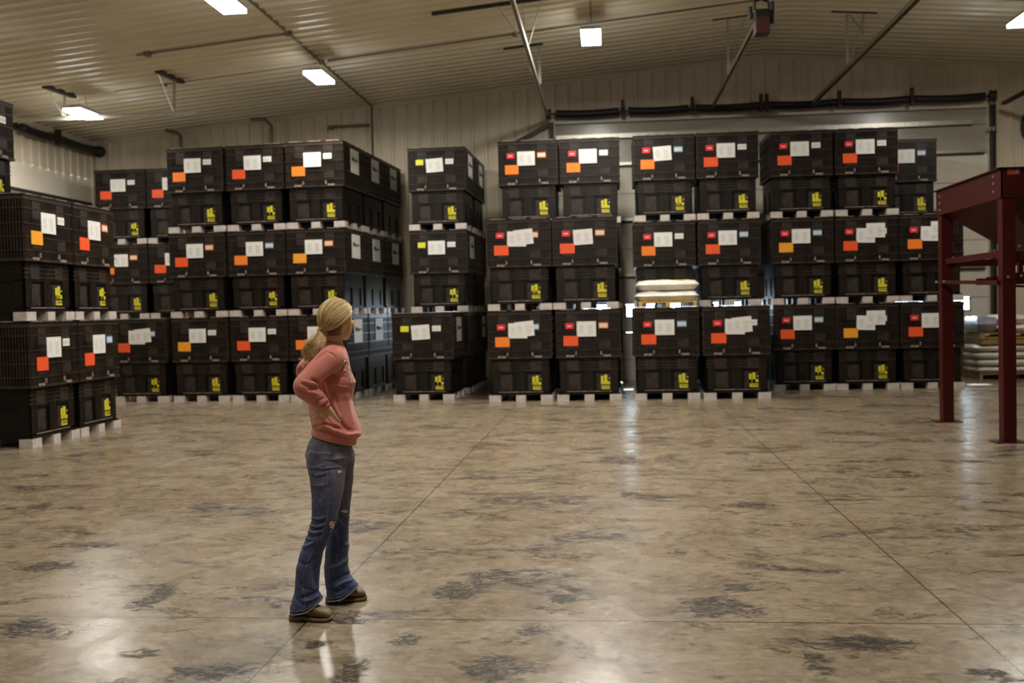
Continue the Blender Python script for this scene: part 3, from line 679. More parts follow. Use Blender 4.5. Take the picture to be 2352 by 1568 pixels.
# right pile near the back door
px0 = 8.08; py0 = 21.50
pallet(px0, py0, 0, 1.25, 1.0, .12, 'wooden pallet on the floor under the bag pile by the back door')
for k in range(4):
    for q in (0, 1):
        bag(px0 - .325 + q * .65, py0, .12 + k * .148, 0, .635, 1.02, .147, 10 + k * 2 + q,
            'cream bag in the %s layer below the boards, %s half' % (('lowest', 'second', 'third', 'fourth')[k], ('left', 'right')[q]), pr=False, group='cream bags piled by the back door')
e = empty('cardboard_tray', (px0 + .03, py0, .715)); MB().box(-.60, .60, -.5, .5, 0, .12).build('tray', 'wood', e); MB().box(-.62, .62, -.52, .52, .12, .14).build('board', 'wood_yellow', e); tag(e, 'flat tan wooden tray between the two layers of bags', 'tray')
pallet(px0 + .03, py0, .855, 1.22, 1.0, .09, 'upper wooden pallet inside the bag pile by the back door')
bag(px0 - .42, py0 + .02, .945, R(90), .98, .40, .36, 31, 'crumpled grey bag at the left top of the bag pile', ('bag_grey', 'bag_print_red'), False)
bag(px0 + .10, py0, .945, 0, .60, 1.0, .17, 32, 'cream bag with red print lying in the upper pile', ('bag_white', 'bag_print_red'), True)
bag(px0 + .12, py0, 1.118, R(3), .60, .95, .20, 33, 'cream crumpled bag topmost in the pile by the back door', ('bag_white', 'bag_print_red'), False)
bag(px0 + .72, py0 - .02, .945, R(3), .52, .9, .26, 34, 'cream bag with red print at the right of the upper pile', ('bag_white', 'bag_print_red'), True)

# ---------------------------------------------------------------- red hopper
hp = empty('seed_hopper', (5.47, 12.70, 0))
hw = 1.02; ht = 3.06
for i, (sx, sy) in enumerate(((-1, -1), (-1, 1), (1, -1), (1, 1))):
    x, y = sx * hw, sy * hw
    l = MB().box(x - .07, x - .055, y - .07, y + .07, .012, ht).box(x + .055, x + .07, y - .07, y + .07, .012, ht).box(x - .055, x + .055, y - .07, y - .055, .012, ht).box(x - .055, x + .055, y + .055, y + .07, .012, ht)
    lo = l.build('leg', 'paint_red', hp)
    MB().box(x - .17, x + .17, y - .12, y + .12, 0, .012).build('base_plate', 'paint_red', lo)
rim = MB()
for s_ in (-1, 1):
    rim.box(-hw - .085, hw + .085, min(s_ * (hw + .072), s_ * (hw + .085)), max(s_ * (hw + .072), s_ * (hw + .085)), 2.74, ht)
    rim.box(min(s_ * (hw + .072), s_ * (hw + .085)), max(s_ * (hw + .072), s_ * (hw + .085)), -hw - .085, hw + .085, 2.74, ht)
    rim.box(-hw - .12, hw + .12, min(s_ * (hw + .05), s_ * (hw + .12)), max(s_ * (hw + .05), s_ * (hw + .12)), ht, ht + .012)
    rim.box(min(s_ * (hw + .05), s_ * (hw + .12)), max(s_ * (hw + .05), s_ * (hw + .12)), -hw - .12, hw + .12, ht, ht + .012)
rim.build('rim', 'paint_red', hp)
cn = MB(); r0, r1 = hw + .05, .16
top = [(-r0, -r0, 2.78), (r0, -r0, 2.78), (r0, r0, 2.78), (-r0, r0, 2.78)]; bot = [(-r1, -r1, 1.98), (r1, -r1, 1.98), (r1, r1, 1.98), (-r1, r1, 1.98)]
for k in range(4): cn.quad(top[k], bot[k], bot[(k + 1) % 4], top[(k + 1) % 4])
ti = [(p[0] * .985, p[1] * .985, 2.78) for p in top]; bi = [(p[0] * .93, p[1] * .93, 1.98) for p in bot]
for k in range(4): cn.quad(ti[k], ti[(k + 1) % 4], bi[(k + 1) % 4], bi[k])
cn.box(-.16, -.15, -.16, .16, 1.86, 1.98).box(.15, .16, -.16, .16, 1.86, 1.98).box(-.15, .15, -.16, -.15, 1.86, 1.98).box(-.15, .15, .15, .16, 1.86, 1.98)
cn.build('cone', 'paint_red', hp)
for s_ in (-1, 1):
    MB().beam((s_ * hw, -hw, 2.13), (s_ * hw, hw, 2.13), .05, .07).build('cross_bar', 'paint_red', hp)
    MB().beam((-hw, s_ * hw, 2.10), (hw, s_ * hw, 2.10), .05, .09).build('cross_bar', 'paint_red', hp)
    MB().beam((s_ * hw - .09, -hw, 1.80), (s_ * hw - .09, hw, 1.86), .04, .045).build('cross_bar', 'paint_red', hp)
MB().beam((-hw, -.1, 1.83), (hw, -.1, 1.83), .06, .08).build('cross_bar', 'paint_red', hp)
gt = MB().box(-.85, .25, -.14, .06, 1.86, 1.89).box(-.62, -.35, -.2, .02, 1.80, 1.93).box(-.55, -.50, -.16, -.1, 1.9, 2.06).box(-.42, -.38, -.16, -.1, 1.9, 2.04).tube([(-.75, -.12, 1.78), (-.3, -.12, 1.75), (-.2, -.12, 1.84)], .015, 8)
gt.build('slide_gate', 'paint_red', hp)
for (y, zs) in ((-hw + .12, (2.83, 2.92, 3.0)), (hw - .08, (2.80, 2.89, 2.98))):
    for z in zs: MB().tube([(-hw - .086, y, z), (-hw - .10, y, z)], .014, 8).build('bolt', 'bolt_steel', hp)
for (x, z) in ((-hw - .02, 1.86), (-hw + .12, 1.87), (-hw + .1, 2.2), (-hw + .08, 3.02)): MB().tube([(x, -hw - .086, z), (x, -hw - .10, z)], .014, 8).build('bolt', 'bolt_steel', hp)
for (y, z) in ((hw, 1.86), (hw - .3, 1.86)): MB().tube([(-hw - .13, y, z), (-hw - .11, y, z)], .014, 8).build('bolt', 'bolt_steel', hp)
MB().box(-hw - .02, -hw + .11, -hw - .092, -hw - .086, 2.99, 3.05).build('corner_flap', 'paint_red_bright', hp)
tag(hp, 'tall dark red steel hopper on four square legs at the right', 'hopper')
#PERSON
# ---------------------------------------------------------------- the woman
# model-sheet units: 426 per metre, drawn side-on (x along her facing plane, y down, d metres towards the far wall)
pe = empty('person', (-1.534, 5.232, 0), R(15.9))
def S(x, y, d=0):
    k = 1 + d / 5.36; u = ((x - 760) + .022 * (1400 - y)) / 426; w_ = (1400 - y - .022 * (x - 760)) / 426
    return Vector((u * k, d, 1.6 + (w_ - 1.6) * k + (.011 if False else 0)))
def ring(x, y, d, a, b, phi=20, tilt=0, n=28, pw=1.0, lift=0):
    c = S(x, y, d); p = R(phi); F = Vector((math.cos(p), math.sin(p), 0)); Lt = Vector((-math.sin(p), math.cos(p), 0)); out = []
    for j in range(n):
        t = 2 * PI * j / n; ca, sa = math.cos(t), math.sin(t)
        ca = math.copysign(abs(ca) ** pw, ca); sa = math.copysign(abs(sa) ** pw, sa)
        v = F * (a * ca) + Lt * (b * sa); v.z -= tilt * v.x; out.append(c + v)
    return out
def remesh(mb, name, voxel, smooth_it, mats, disp=None, smooth_f=.5):
    o = mb.build('tmp_' + name, mats[0], None)
    r = o.modifiers.new('r', 'REMESH'); r.mode = 'VOXEL'; r.voxel_size = voxel
    s_ = o.modifiers.new('s', 'SMOOTH'); s_.iterations = smooth_it; s_.factor = smooth_f
    dg = bpy.context.evaluated_depsgraph_get(); me = bpy.data.meshes.new_from_object(o.evaluated_get(dg))
    bpy.data.objects.remove(o)
    me.name = name; me.materials.clear()
    for m_ in mats: me.materials.append(M[m_])
    if disp:
        nr = [v.normal.copy() for v in me.vertices]
        worn_highlight = []
        for v, n_ in zip(me.vertices, nr):
            dv = disp(v.co, n_); worn_highlight.append(max(0, dv.dot(n_))); v.co += dv
        at = me.attributes.new('worn_highlight', 'FLOAT', 'POINT'); at.data.foreach_set('value', worn_highlight)
    me.polygons.foreach_set('use_smooth', [True] * len(me.polygons)); me.update()
    o = bpy.data.objects.new(name, me); col.objects.link(o); o.parent = pe
    return o
def seg_dist(p, a, b):
    ab = b - a; t = max(0, min(1, (p - a).dot(ab) / ab.length_squared)); return (p - a - ab * t).length, t
# --- fold sets: polylines with a signed height and a width; positive raises a ridge, negative presses a crease
def unS(v):
    k = 1 + v.y / 5.36; u = v.x / k; w_ = (v.z - 1.6) / k + 1.6
    # invert the small roll of the sheet
    X = u * 426; Y = w_ * 426; a = .022; dx = (X - a * Y) / (1 + a * a); return 760 + dx, 1400 - (Y + a * dx)
def folds_fn(folds):
    F_ = []
    for pts, amp, wd in folds:
        wp = wd * 426; xs = [q[0] for q in pts]; ys = [q[1] for q in pts]
        F_.append((pts, amp, wp, min(xs) - 3 * wp, max(xs) + 3 * wp, min(ys) - 3 * wp, max(ys) + 3 * wp))
    def fn(p, n_):
        if n_.y > .45: return n_ * 0
        x, y = unS(p); g = min(1, max(0, (.45 - n_.y) / .5)); h = 0
        for pts, amp, wp, x0, x1, y0, y1 in F_:
            if not (x0 < x < x1 and y0 < y < y1): continue
            best = 1e9; tt = 0; dl = 0; k = len(pts) - 1
            for i in range(k):
                ax, ay, ad = pts[i]; bx, by, bd = pts[i + 1]; ex, ey = bx - ax, by - ay
                t = max(0, min(1, ((x - ax) * ex + (y - ay) * ey) / (ex * ex + ey * ey + 1e-9)))
                d_ = math.hypot(x - ax - ex * t, y - ay - ey * t)
                if d_ < best: best = d_; tt = (i + t) / k; dl = ad + (bd - ad) * t
            if best < wp * 3 and abs(p.y - dl) < .085:
                h += 1.3 * amp * math.exp(-(best / wp) ** 2) * (math.sin(PI * min(1, max(0, .12 + tt * .76))) ** .7)
        return n_ * (h * g)
    return fn

def spline(pts, m=5):
    out = []; n_ = len(pts) - 1
    for i in range(n_):
        P0, P1, P2, P3 = [Vector(pts[max(0, min(n_, i + k))]) if len(pts[0]) <= 4 else pts[0] for k in (-1, 0, 1, 2)]
        for k in range(m):
            t = k / m; out.append(tuple(.5 * ((2 * P1) + (P2 - P0) * t + (2 * P0 - 5 * P1 + 4 * P2 - P3) * t * t + (3 * P1 - P0 - 3 * P2 + P3) * t ** 3)))
    out.append(tuple(pts[-1])); return out
# head frame: she looks away from the viewer, over her left shoulder
HA = R(44); HF = Vector((math.cos(HA), math.sin(HA), 0)); HL = Vector((-math.sin(HA), math.cos(HA), 0)); HU = Vector((0, 0, 1))
HC = S(780, 729, 0)
def H(f_, l_, u_): return HC + HF * f_ + HL * l_ + HU * u_

# ---- body (skin)
b = MB()
b.ellipsoid(H(-.012, 0, .012), (HF * .090, HL * .072, HU * .096), 18)
b.ellipsoid(H(.026, 0, -.034), (HF * .064, HL * .058, HU * .076), 16)
b.ellipsoid(H(.050, 0, -.093), (HF * .026, HL * .026, HU * .020), 10)
b.ellipsoid(H(.064, 0, .022), (HF * .012, HL * .045, HU * .012), 10)                       # brow
b.tube([H(.076, 0, .012), H(.082, 0, -.014), H(.091, 0, -.030), H(.082, 0, -.038)], [.007, .008, .010, .007], 8)   # nose
for s_ in (-1, 1):
    b.ellipsoid(H(.088, s_ * .010, -.034), (HF * .008, HL * .007, HU * .006), 8)
    b.ellipsoid(H(.055, s_ * .038, -.022), (HF * .024, HL * .020, HU * .022), 10)
    b.tube([H(-.004, s_ * .066, .018), H(-.014, s_ * .077, .010), H(-.014, s_ * .078, -.012), H(-.004, s_ * .068, -.030)], [.006, .008, .008, .007], 8)   # ears
b.ellipsoid(H(.078, 0, -.056), (HF * .012, HL * .020, HU * .006), 8); b.ellipsoid(H(.076, 0, -.066), (HF * .012, HL * .017, HU * .006), 8)
b.tube([S(772, 752, .0), S(770, 775, .0), S(768, 800, .0)], [.050, .048, .062], 20)           # neck
rg = [(766, 792, .05, .08), (762, 806, .070, .130), (759, 825, .082, .140), (760, 850, .088, .135), (763, 875, .10, .135), (764, 905, .09, .115), (764, 935, .09, .118), (765, 965, .10, .135), (765, 1000, .075, .115), (760, 1030, .090, .130)]
b.loft([ring(x, y, 0, a, c_, 20) for x, y, a, c_ in rg])
NEAR = [(764, 818, -.150, .052), (742, 837, -.195, .043), (718, 862, -.235, .038), (700, 880, -.25, .036), (720, 899, -.245, .034), (738, 916, -.225, .029), (751, 930, -.205, .024)]
FAR = [(748, 816, .150, .052), (724, 832, .205, .043), (703, 842, .26, .036), (706, 862, .27, .034), (732, 898, .22, .029), (756, 922, .17, .024)]
NEAR = spline(NEAR, 3); FAR = spline(FAR, 3)
b.tube([S(*p[:3]) for p in NEAR], [p[3] for p in NEAR], 14); b.tube([S(*p[:3]) for p in FAR], [p[3] for p in FAR], 14)
def hand(bm, sgn, ox=0, oy=0, d0=-.212):
    # palm flat on the hip, fingers swept back and curled round behind, thumb pointing forward and down
    q = lambda x, y, d: S(x + ox, y + oy, d0 + sgn * d)
    bm.tube([q(750, 927, .0), q(749, 936, .0), q(744, 946, .002), q(740, 953, .006)], [.024, .031, .034, .021], 14, squash=.62)
    bm.tube([q(758, 932, .0), q(766, 941, -.004), q(774, 954, .000), q(784, 964, .014)], [.017, .0125, .0105, .0080], 10)
    for k, (a, m1, m2, e_) in enumerate((((748, 951), (744, 960), (739, 965), (733, 968)), ((742, 950), (737, 957), (731, 962), (726, 964)),
                                         ((738, 944), (731, 950), (726, 954), (722, 955)), ((736, 936), (729, 940), (725, 944), (721, 946)))):
        r_ = (.0082, .0082, .0078, .0070)[k]
        bm.tube([q(*a, -.004), q(*m1, -.008), q(*m2, .004), q(*e_, .030)], [r_ * 1.1, r_, r_ * .92, r_ * .8], 8)
hand(b, 1)
hand(b, -1, 6, -6, .170)
LEGN = [(757, 1040, -.085, .080, .078, 0), (755, 1085, -.100, .076, .074, 0), (752, 1130, -.115, .066, .064, 0), (748, 1185, -.122, .055, .054, 0), (735, 1230, -.125, .046, .046, 0), (718, 1280, -.128, .046, .046, 0), (712, 1330, -.125, .036, .036, 0), (708, 1385, -.122, .032, .032, 0)]
LEGF = [(775, 1040, .080, .080, .078, 0), (779, 1085, .10, .074, .072, 0), (782, 1130, .115, .062, .062, 0), (782, 1185, .125, .050, .050, 0), (778, 1230, .130, .044, .044, 0), (774, 1280, .135, .044, .044, 0), (776, 1330, .138, .036, .036, 0), (780, 1372, .14, .032, .032, 0)]
for LG in (LEGN, LEGF): b.loft([ring(x, y, d, a - .006, c_ - .006, 10) for x, y, d, a, c_, _ in LG])
body = remesh(b, 'body', .0032, 1, ['skin'])
body['label'] = 'fair skin: face turned away, neck and hands'
for s_ in (-1, 1):
    ey = MB().ellipsoid(H(.060, s_ * .028, .004), (HF * .0125, HL * .013, HU * .010), 10); ey.ellipsoid(H(.0705, s_ * .028, .004), (HF * .003, HL * .005, HU * .005), 8, 1); ey.build('eye', ['eye', 'iris'], body, True)
MB().ellipsoid(H(.0875, 0, -.056), (HF * .004, HL * .018, HU * .004), 8).ellipsoid(H(.0855, 0, -.064), (HF * .004, HL * .015, HU * .004), 8).build('lips', 'lips', body, True)

# ---- sweatshirt
b = MB()
sw = [(769, 779, 0, .054, .060, .30), (768, 784, 0, .060, .074, .25), (766, 791, 0, .068, .100, .14), (762, 801, 0, .082, .135, .10), (760, 813, 0, .092, .156, .05), (760, 829, 0, .099, .160, 0),
      (762, 848, 0, .106, .160, 0), (764, 872, 0, .126, .163, 0), (763, 892, 0, .120, .152, 0), (761, 912, 0, .114, .150, .02), (764, 932, 0, .120, .156, .06),
      (768, 950, 0, .126, .164, .12), (773, 966, 0, .128, .170, .17), (775, 978, 0, .129, .172, .20), (775, 985, 0, .124, .170, .21), (772, 989, 0, .114, .167, .215), (769, 995, 0, .113, .167, .22), (768, 1005, 0, .115, .168, .235)]
b.loft([ring(x, y, d, a, c_, 20, t) for x, y, d, a, c_, t in sw])
na = [(772, 812, -.10, .062), (764, 820, -.150, .069), (742, 838, -.195, .061), (720, 861, -.232, .0555), (704, 877, -.250, .0535), (704, 888, -.253, .0515), (721, 901, -.243, .0475), (737, 914, -.226, .0425), (748, 925, -.212, .036), (751, 930, -.207, .033)]
fa = [(756, 812, .10, .062), (748, 818, .150, .067), (725, 831, .205, .058), (706, 840, .258, .050), (704, 850, .268, .048), (712, 872, .255, .046), (736, 902, .205, .038), (754, 920, .175, .032)]
for A_ in (spline(na, 4), spline(fa, 4)): b.tube([S(*p[:3]) for p in A_], [p[3] for p in A_], 18)
fl = [
 ([(755, 802, -.17), (740, 812, -.20), (728, 824, -.20)], -.0045, .006), ([(757, 803, -.15), (768, 808, -.17), (776, 818, -.15)], -.0035, .006),
 ([(722, 866, -.275), (733, 871, -.27), (741, 880, -.25)], -.011, .007), ([(715, 874, -.30), (728, 874, -.29), (738, 886, -.26)], .006, .006),
 ([(700, 868, -.30), (712, 872, -.30), (726, 876, -.29)], .005, .006), ([(696, 875, -.30), (708, 880, -.30), (722, 882, -.29)], -.005, .006),
 ([(716, 888, -.295), (728, 886, -.285), (738, 893, -.26)], -.006, .006), ([(712, 895, -.29), (724, 896, -.285), (735, 900, -.27)], .004, .006),
 ([(728, 918, -.26), (740, 912, -.26), (750, 908, -.25)], -.006, .006), ([(736, 926, -.24), (745, 920, -.245), (755, 913, -.235)], .006, .006), ([(740, 929, -.24), (748, 925, -.24), (758, 919, -.225)], -.006, .005),
 ([(746, 872, -.14), (752, 900, -.14), (766, 930, -.14), (780, 958, -.13)], -.009, .008), ([(754, 878, -.14), (764, 910, -.145), (776, 938, -.14), (784, 955, -.13)], .007, .007),
 ([(740, 880, -.13), (744, 905, -.14), (752, 925, -.15)], -.007, .008), ([(768, 885, -.13), (776, 915, -.13), (784, 945, -.12)], -.005, .007),
 ([(760, 850, -.14), (780, 858, -.11), (798, 862, -.06)], -.0045, .009), ([(770, 836, -.12), (786, 846, -.1), (800, 848, -.04)], .004, .008), ([(772, 880, -.12), (790, 884, -.08), (806, 884, -.03)], .0035, .008),
 ([(722, 972, -.11), (735, 966, -.15), (752, 960, -.17), (770, 972, -.16)], .012, .008), ([(735, 977, -.15), (755, 973, -.17), (775, 985, -.16), (800, 994, -.11), (822, 992, -.04)], .015, .010),
 ([(730, 984, -.14), (752, 984, -.165), (775, 994, -.15), (800, 1001, -.1)], -.007, .007), ([(786, 966, -.14), (796, 978, -.12), (810, 986, -.08)], -.012, .012), ([(760, 955, -.16), (772, 968, -.155), (786, 976, -.14)], .009, .007),
 ([(800, 905, -.08), (806, 935, -.08), (812, 965, -.08)], .005, .012), ([(752, 938, -.15), (745, 955, -.14), (738, 966, -.12)], -.006, .008), ([(712, 935, .0), (722, 960, -.04), (726, 972, -.06)], -.005, .008),
 ([(700, 838, .28), (690, 846, .26), (690, 852, .22)], -.006, .007), ([(695, 832, .27), (703, 842, .26)], .004, .006)]
ff = folds_fn(fl)
def sdisp(p, n_):
    q = ff(p, n_)
    w1 = math.sin(p.x * 31 + p.z * 17) * math.sin(p.z * 43 - p.x * 11) * .0012
    # ribbed hem and collar bands
    return q + n_ * w1
sweat = remesh(b, 'sweatshirt', .0048, 3, ['sweat'], sdisp)
sweat['label'] = 'salmon pink sweatshirt with pushed-up folds'
def bvh(o): 
    dg = [v.co for v in o.data.vertices]; return BVHTree.FromPolygons(dg, [tuple(p.vertices) for p in o.data.polygons])
bs = bvh(sweat)
def hit(tree, x, y, off=.001, sgn=1):
    a = S(x, y, -.6 * sgn); c_ = S(x, y, .6 * sgn); h = tree.ray_cast(a, (c_ - a).normalized())
    return (h[0] + h[1] * off) if h[0] is not None else None
def stitch(tree, pts, r_, name, mt, parent, step=3, sgn=1, lab=None, off=.0006):
    P_ = []
    for (a, c_) in zip(pts, pts[1:]):
        n = max(1, int(math.hypot(c_[0] - a[0], c_[1] - a[1]) / step))
        for i in range(n): P_.append((a[0] + (c_[0] - a[0]) * i / n, a[1] + (c_[1] - a[1]) * i / n))
    P_.append(pts[-1]); H_ = [hit(tree, x, y, off, sgn) for x, y in P_]; H_ = [h for h in H_ if h is not None]
    H2 = [H_[0]] if H_ else []
    for h in H_[1:]:
        if .0005 < (h - H2[-1]).length < .05: H2.append(h)
    if len(H2) > 2:
        o = MB().tube(H2, r_, 5).build(name, mt, parent, True)
        if lab: o['label'] = lab
        return o
stitch(bs, [(749, 777), (757, 778), (768, 781), (779, 787), (787, 796), (790, 806)], .0016, 'collar_seam', 'sweat', sweat)
stitch(bs, [(755, 802), (748, 806), (738, 814), (728, 824)], .0009, 'shoulder_seam', 'sweat', sweat)
stitch(bs, [(757, 802), (766, 804), (774, 810), (779, 822)], .0013, 'shoulder_seam', 'sweat', sweat)
for pts in ([(795, 836), (792, 829), (796, 823), (801, 826), (803, 833)], [(800, 838), (804, 846), (803, 851), (807, 857), (806, 862), (810, 868), (809, 873), (812, 879), (812, 886), (813, 893)], [(806, 842), (811, 852), (815, 863)], [(797, 829), (800, 831)]):
    stitch(bs, pts, .0024, 'chest_print', 'print_white', sweat, 2, lab='white lettering seen edge-on across the chest', off=.0004)

# ---- jeans
b = MB()
pv = [(771, 978, .0, .082, .120, .24), (769, 990, .0, .087, .130, .24), (764, 1005, 0, .097, .142, .20), (761, 1022, 0, .115, .163, .1), (759, 1040, 0, .124, .176, .0), (759, 1052, 0, .118, .170, -.0)]
b.loft([ring(x, y, d, a, c_, 19, t) for x, y, d, a, c_, t in pv])
JN = [(756, 1030, -.070, .106, .088), (754, 1050, -.085, .108, .090), (754, 1075, -.098, .100, .088), (755, 1100, -.108, .092, .084), (754, 1130, -.116, .083, .077), (751, 1160, -.120, .074, .072), (748, 1185, -.122, .068, .068), (744, 1200, -.122, .067, .067), (737, 1220, -.124, .064, .066), (728, 1240, -.125, .0615, .066),
      (718, 1265, -.126, .061, .067), (710, 1300, -.126, .0635, .070), (708, 1335, -.124, .064, .073), (707, 1355, -.123, .066, .075), (706, 1370, -.122, .076, .078), (706, 1385, -.121, .087, .083), (706, 1392, -.120, .088, .084)]
JF = [(778, 1030, .070, .092, .086), (780, 1050, .085, .088, .084), (781, 1075, .098, .080, .080), (782, 1100, .108, .074, .076), (781, 1130, .116, .068, .070), (780, 1160, .122, .062, .064), (780, 1185, .126, .058, .062), (779, 1205, .128, .056, .062), (777, 1235, .130, .060, .064),
      (774, 1265, .133, .063, .066), (773, 1295, .135, .066, .068), (776, 1320, .137, .074, .070), (781, 1338, .138, .080, .073), (786, 1350, .139, .086, .076), (787, 1360, .139, .089, .078), (787, 1366, .139, .088, .078)]
def trouser(LG, hem):
    rr_ = []
    for i, (x, y, d, a, c_) in enumerate(LG):
        k = max(0, (y - (hem - 50)) / 50); r1 = ring(x, y, d, a, c_, 8); cx = sum(q.x for q in r1) / len(r1)
        for q in r1: q.z += (.50 if q.x > cx else .20) * (q.x - cx) * k * k
        rr_.append(r1)
    return rr_
b.loft(trouser(JN, 1388)); b.loft(trouser(JF, 1362))
def F2(y, x0, x1, d, amp=.0035, wd=.0045, bow=3): return ([(x0, y, d), ((x0 + x1) / 2, y + bow, d - .015), (x1, y, d)], amp, wd)
jl = [F2(1036, 745, 775, -.19, .003), F2(1048, 742, 790, -.185), F2(1052, 742, 790, -.185, -.003), F2(1063, 704, 750, -.17, .004, .005, 4), F2(1068, 706, 790, -.185, .004), F2(1072, 708, 780, -.185, -.004), F2(1083, 712, 752, -.18, .004), F2(1088, 712, 750, -.18, -.003), F2(1108, 718, 752, -.18, .0035),
      F2(1184, 718, 750, -.19, .006, .005), F2(1189, 718, 748, -.19, -.005), F2(1200, 714, 748, -.19, .006, .005, 5), F2(1206, 714, 748, -.19, -.005, .005, 5), F2(1214, 708, 744, -.19, .006, .005, 5), F2(1221, 706, 742, -.19, -.005, .005, 5), F2(1230, 704, 736, -.19, .004, .005, 5),
      ([(690, 1285, -.19), (705, 1292, -.2), (716, 1288, -.19)], -.005, .008), ([(728, 1250, -.18), (722, 1300, -.19), (728, 1340, -.18)], -.012, .018), ([(686, 1310, -.18), (700, 1345, -.2), (718, 1352, -.19)], -.006, .009), ([(735, 1352, -.16), (715, 1362, -.2), (694, 1368, -.19)], -.009, .009), ([(736, 1362, -.16), (718, 1372, -.2), (700, 1376, -.19)], .006, .008),
      ([(680, 1362, -.15), (688, 1376, -.19), (700, 1384, -.20)], -.006, .008), ([(700, 1250, -.19), (712, 1246, -.195), (730, 1238, -.18)], .006, .008),
      ([(766, 1215, .07), (775, 1250, .065), (768, 1290, .065)], -.010, .016), ([(758, 1300, .07), (780, 1294, .06), (798, 1282, .07)], .006, .010), ([(762, 1335, .065), (785, 1322, .06), (808, 1316, .07)], -.008, .010), ([(770, 1345, .06), (790, 1335, .06), (812, 1330, .07)], .006, .009), ([(790, 1245, .07), (800, 1250, .09), (796, 1270, .08)], .005, .010), ([(762, 1352, .06), (775, 1356, .055), (795, 1350, .06)], -.008, .009),
      ([(768, 1178, .06), (782, 1192, .06), (796, 1210, .07)], .005, .007), ([(722, 1022, -.15), (712, 1044, -.15), (712, 1062, -.14)], .004, .012)]
jf = folds_fn(jl)
jeans = remesh(b, 'jeans', .0048, 3, ['denim'], lambda p, n_: jf(p, n_) + n_ * (math.sin(p.z * 60 + p.x * 25) * math.sin(p.x * 55) * .0008))
jeans['label'] = 'flared blue jeans, faded and ripped at the knees'
bj = bvh(jeans)
stitch(bj, [(752, 1008), (753, 1040), (754, 1080), (756, 1120), (757, 1160), (752, 1195), (742, 1225), (728, 1248), (715, 1275), (702, 1305), (697, 1320), (699, 1350), (704, 1372), (703, 1392)], .0011, 'side_seam', 'thread', jeans)
stitch(bj, [(759, 1262), (757, 1300), (757, 1340), (758, 1362)], .0010, 'side_seam', 'thread', jeans)
stitch(bj, [(705, 1013), (715, 1017), (731, 1016)], .0013, 'pocket_stitch', 'thread_pale', jeans); stitch(bj, [(705, 1017), (715, 1021), (729, 1020)], .0010, 'pocket_stitch', 'thread', jeans)
stitch(bj, [(731, 1016), (728, 1035), (722, 1060)], .0011, 'pocket_stitch', 'thread', jeans); stitch(bj, [(722, 1060), (714, 1064), (706, 1062)], .0010, 'pocket_stitch', 'thread', jeans)
stitch(bj, [(753, 1020), (765, 1024), (782, 1023), (796, 1016)], .0012, 'pocket_stitch', 'thread_pale', jeans); stitch(bj, [(754, 1024), (766, 1028), (784, 1026), (797, 1019)], .0010, 'pocket_stitch', 'thread', jeans)
def patch(tree, cx, cy, rx, ry, name, mt, parent, lab, seed=1, off=.0016, rot=0):
    rr = random.Random(seed); m_ = MB(); n = 18; rings = []
    c0 = hit(tree, cx, cy, off)
    if c0 is None: return
    jit = [rr.uniform(.72, 1.15) for _ in range(n)]; prev = None
    for k in (.12, .4, .7, 1.0):
        r_ = []
        for j in range(n):
            a = 2 * PI * j / n; x = rx * k * math.cos(a) * (jit[j] if k > .5 else 1); y = ry * k * math.sin(a) * (jit[j] if k > .5 else 1)
            xx = x * math.cos(rot) - y * math.sin(rot); yy = x * math.sin(rot) + y * math.cos(rot)
            h = hit(tree, cx + xx, cy + yy, off if k < 1 else -.001); r_.append(h if h is not None and (h - c0).length < .12 else (rings[-1][j] if rings else c0))
        rings.append(r_)
    m_.loft(rings, 0, True); o = m_.build(name, mt, parent, True); o['label'] = lab
patch(bj, 765, 1203, 7.5, 11, 'knee_rip', 'skin_pale', jeans, 'frayed knee hole showing skin', 3); patch(bj, 793, 1171, 10, 4.5, 'knee_rip', 'skin_pale', jeans, 'frayed knee hole on the far leg', 5)
patch(bj, 783, 1080, 6.5, 4.5, 'thigh_tear', 'print_white', jeans, 'small pale worn tear', 8, .001)
for pts in ([(760, 1214), (764, 1220), (770, 1214)], [(756, 1230), (762, 1234), (756, 1240)], [(774, 1198), (776, 1194), (772, 1190)], [(790, 1180), (798, 1182), (804, 1180)], [(760, 1196), (766, 1194), (774, 1196)]): stitch(bj, pts, .0016, 'frayed_thread', 'thread_pale', jeans, 2)
# frayed hems follow the lowest trouser rings
for LG, hem in ((JN, 1388), (JF, 1362)):
    r_ = trouser(LG, hem)[-1]; r_ = [Vector(p) + Vector((0, 0, -.001)) for p in r_]; r_.append(r_[0])
    MB().tube(r_, .0026, 6).build('frayed_hem', 'thread_pale', jeans, True)
    r2 = trouser(LG, hem)[-2]; c_ = sum((Vector(p) for p in r2), Vector()) / len(r2); r2 = [Vector(p) + (Vector(p) - c_).normalized() * .0015 for p in r2]; r2.append(r2[0])
    MB().tube(r2, .0009, 5).build('hem_stitch', 'thread', jeans, True)

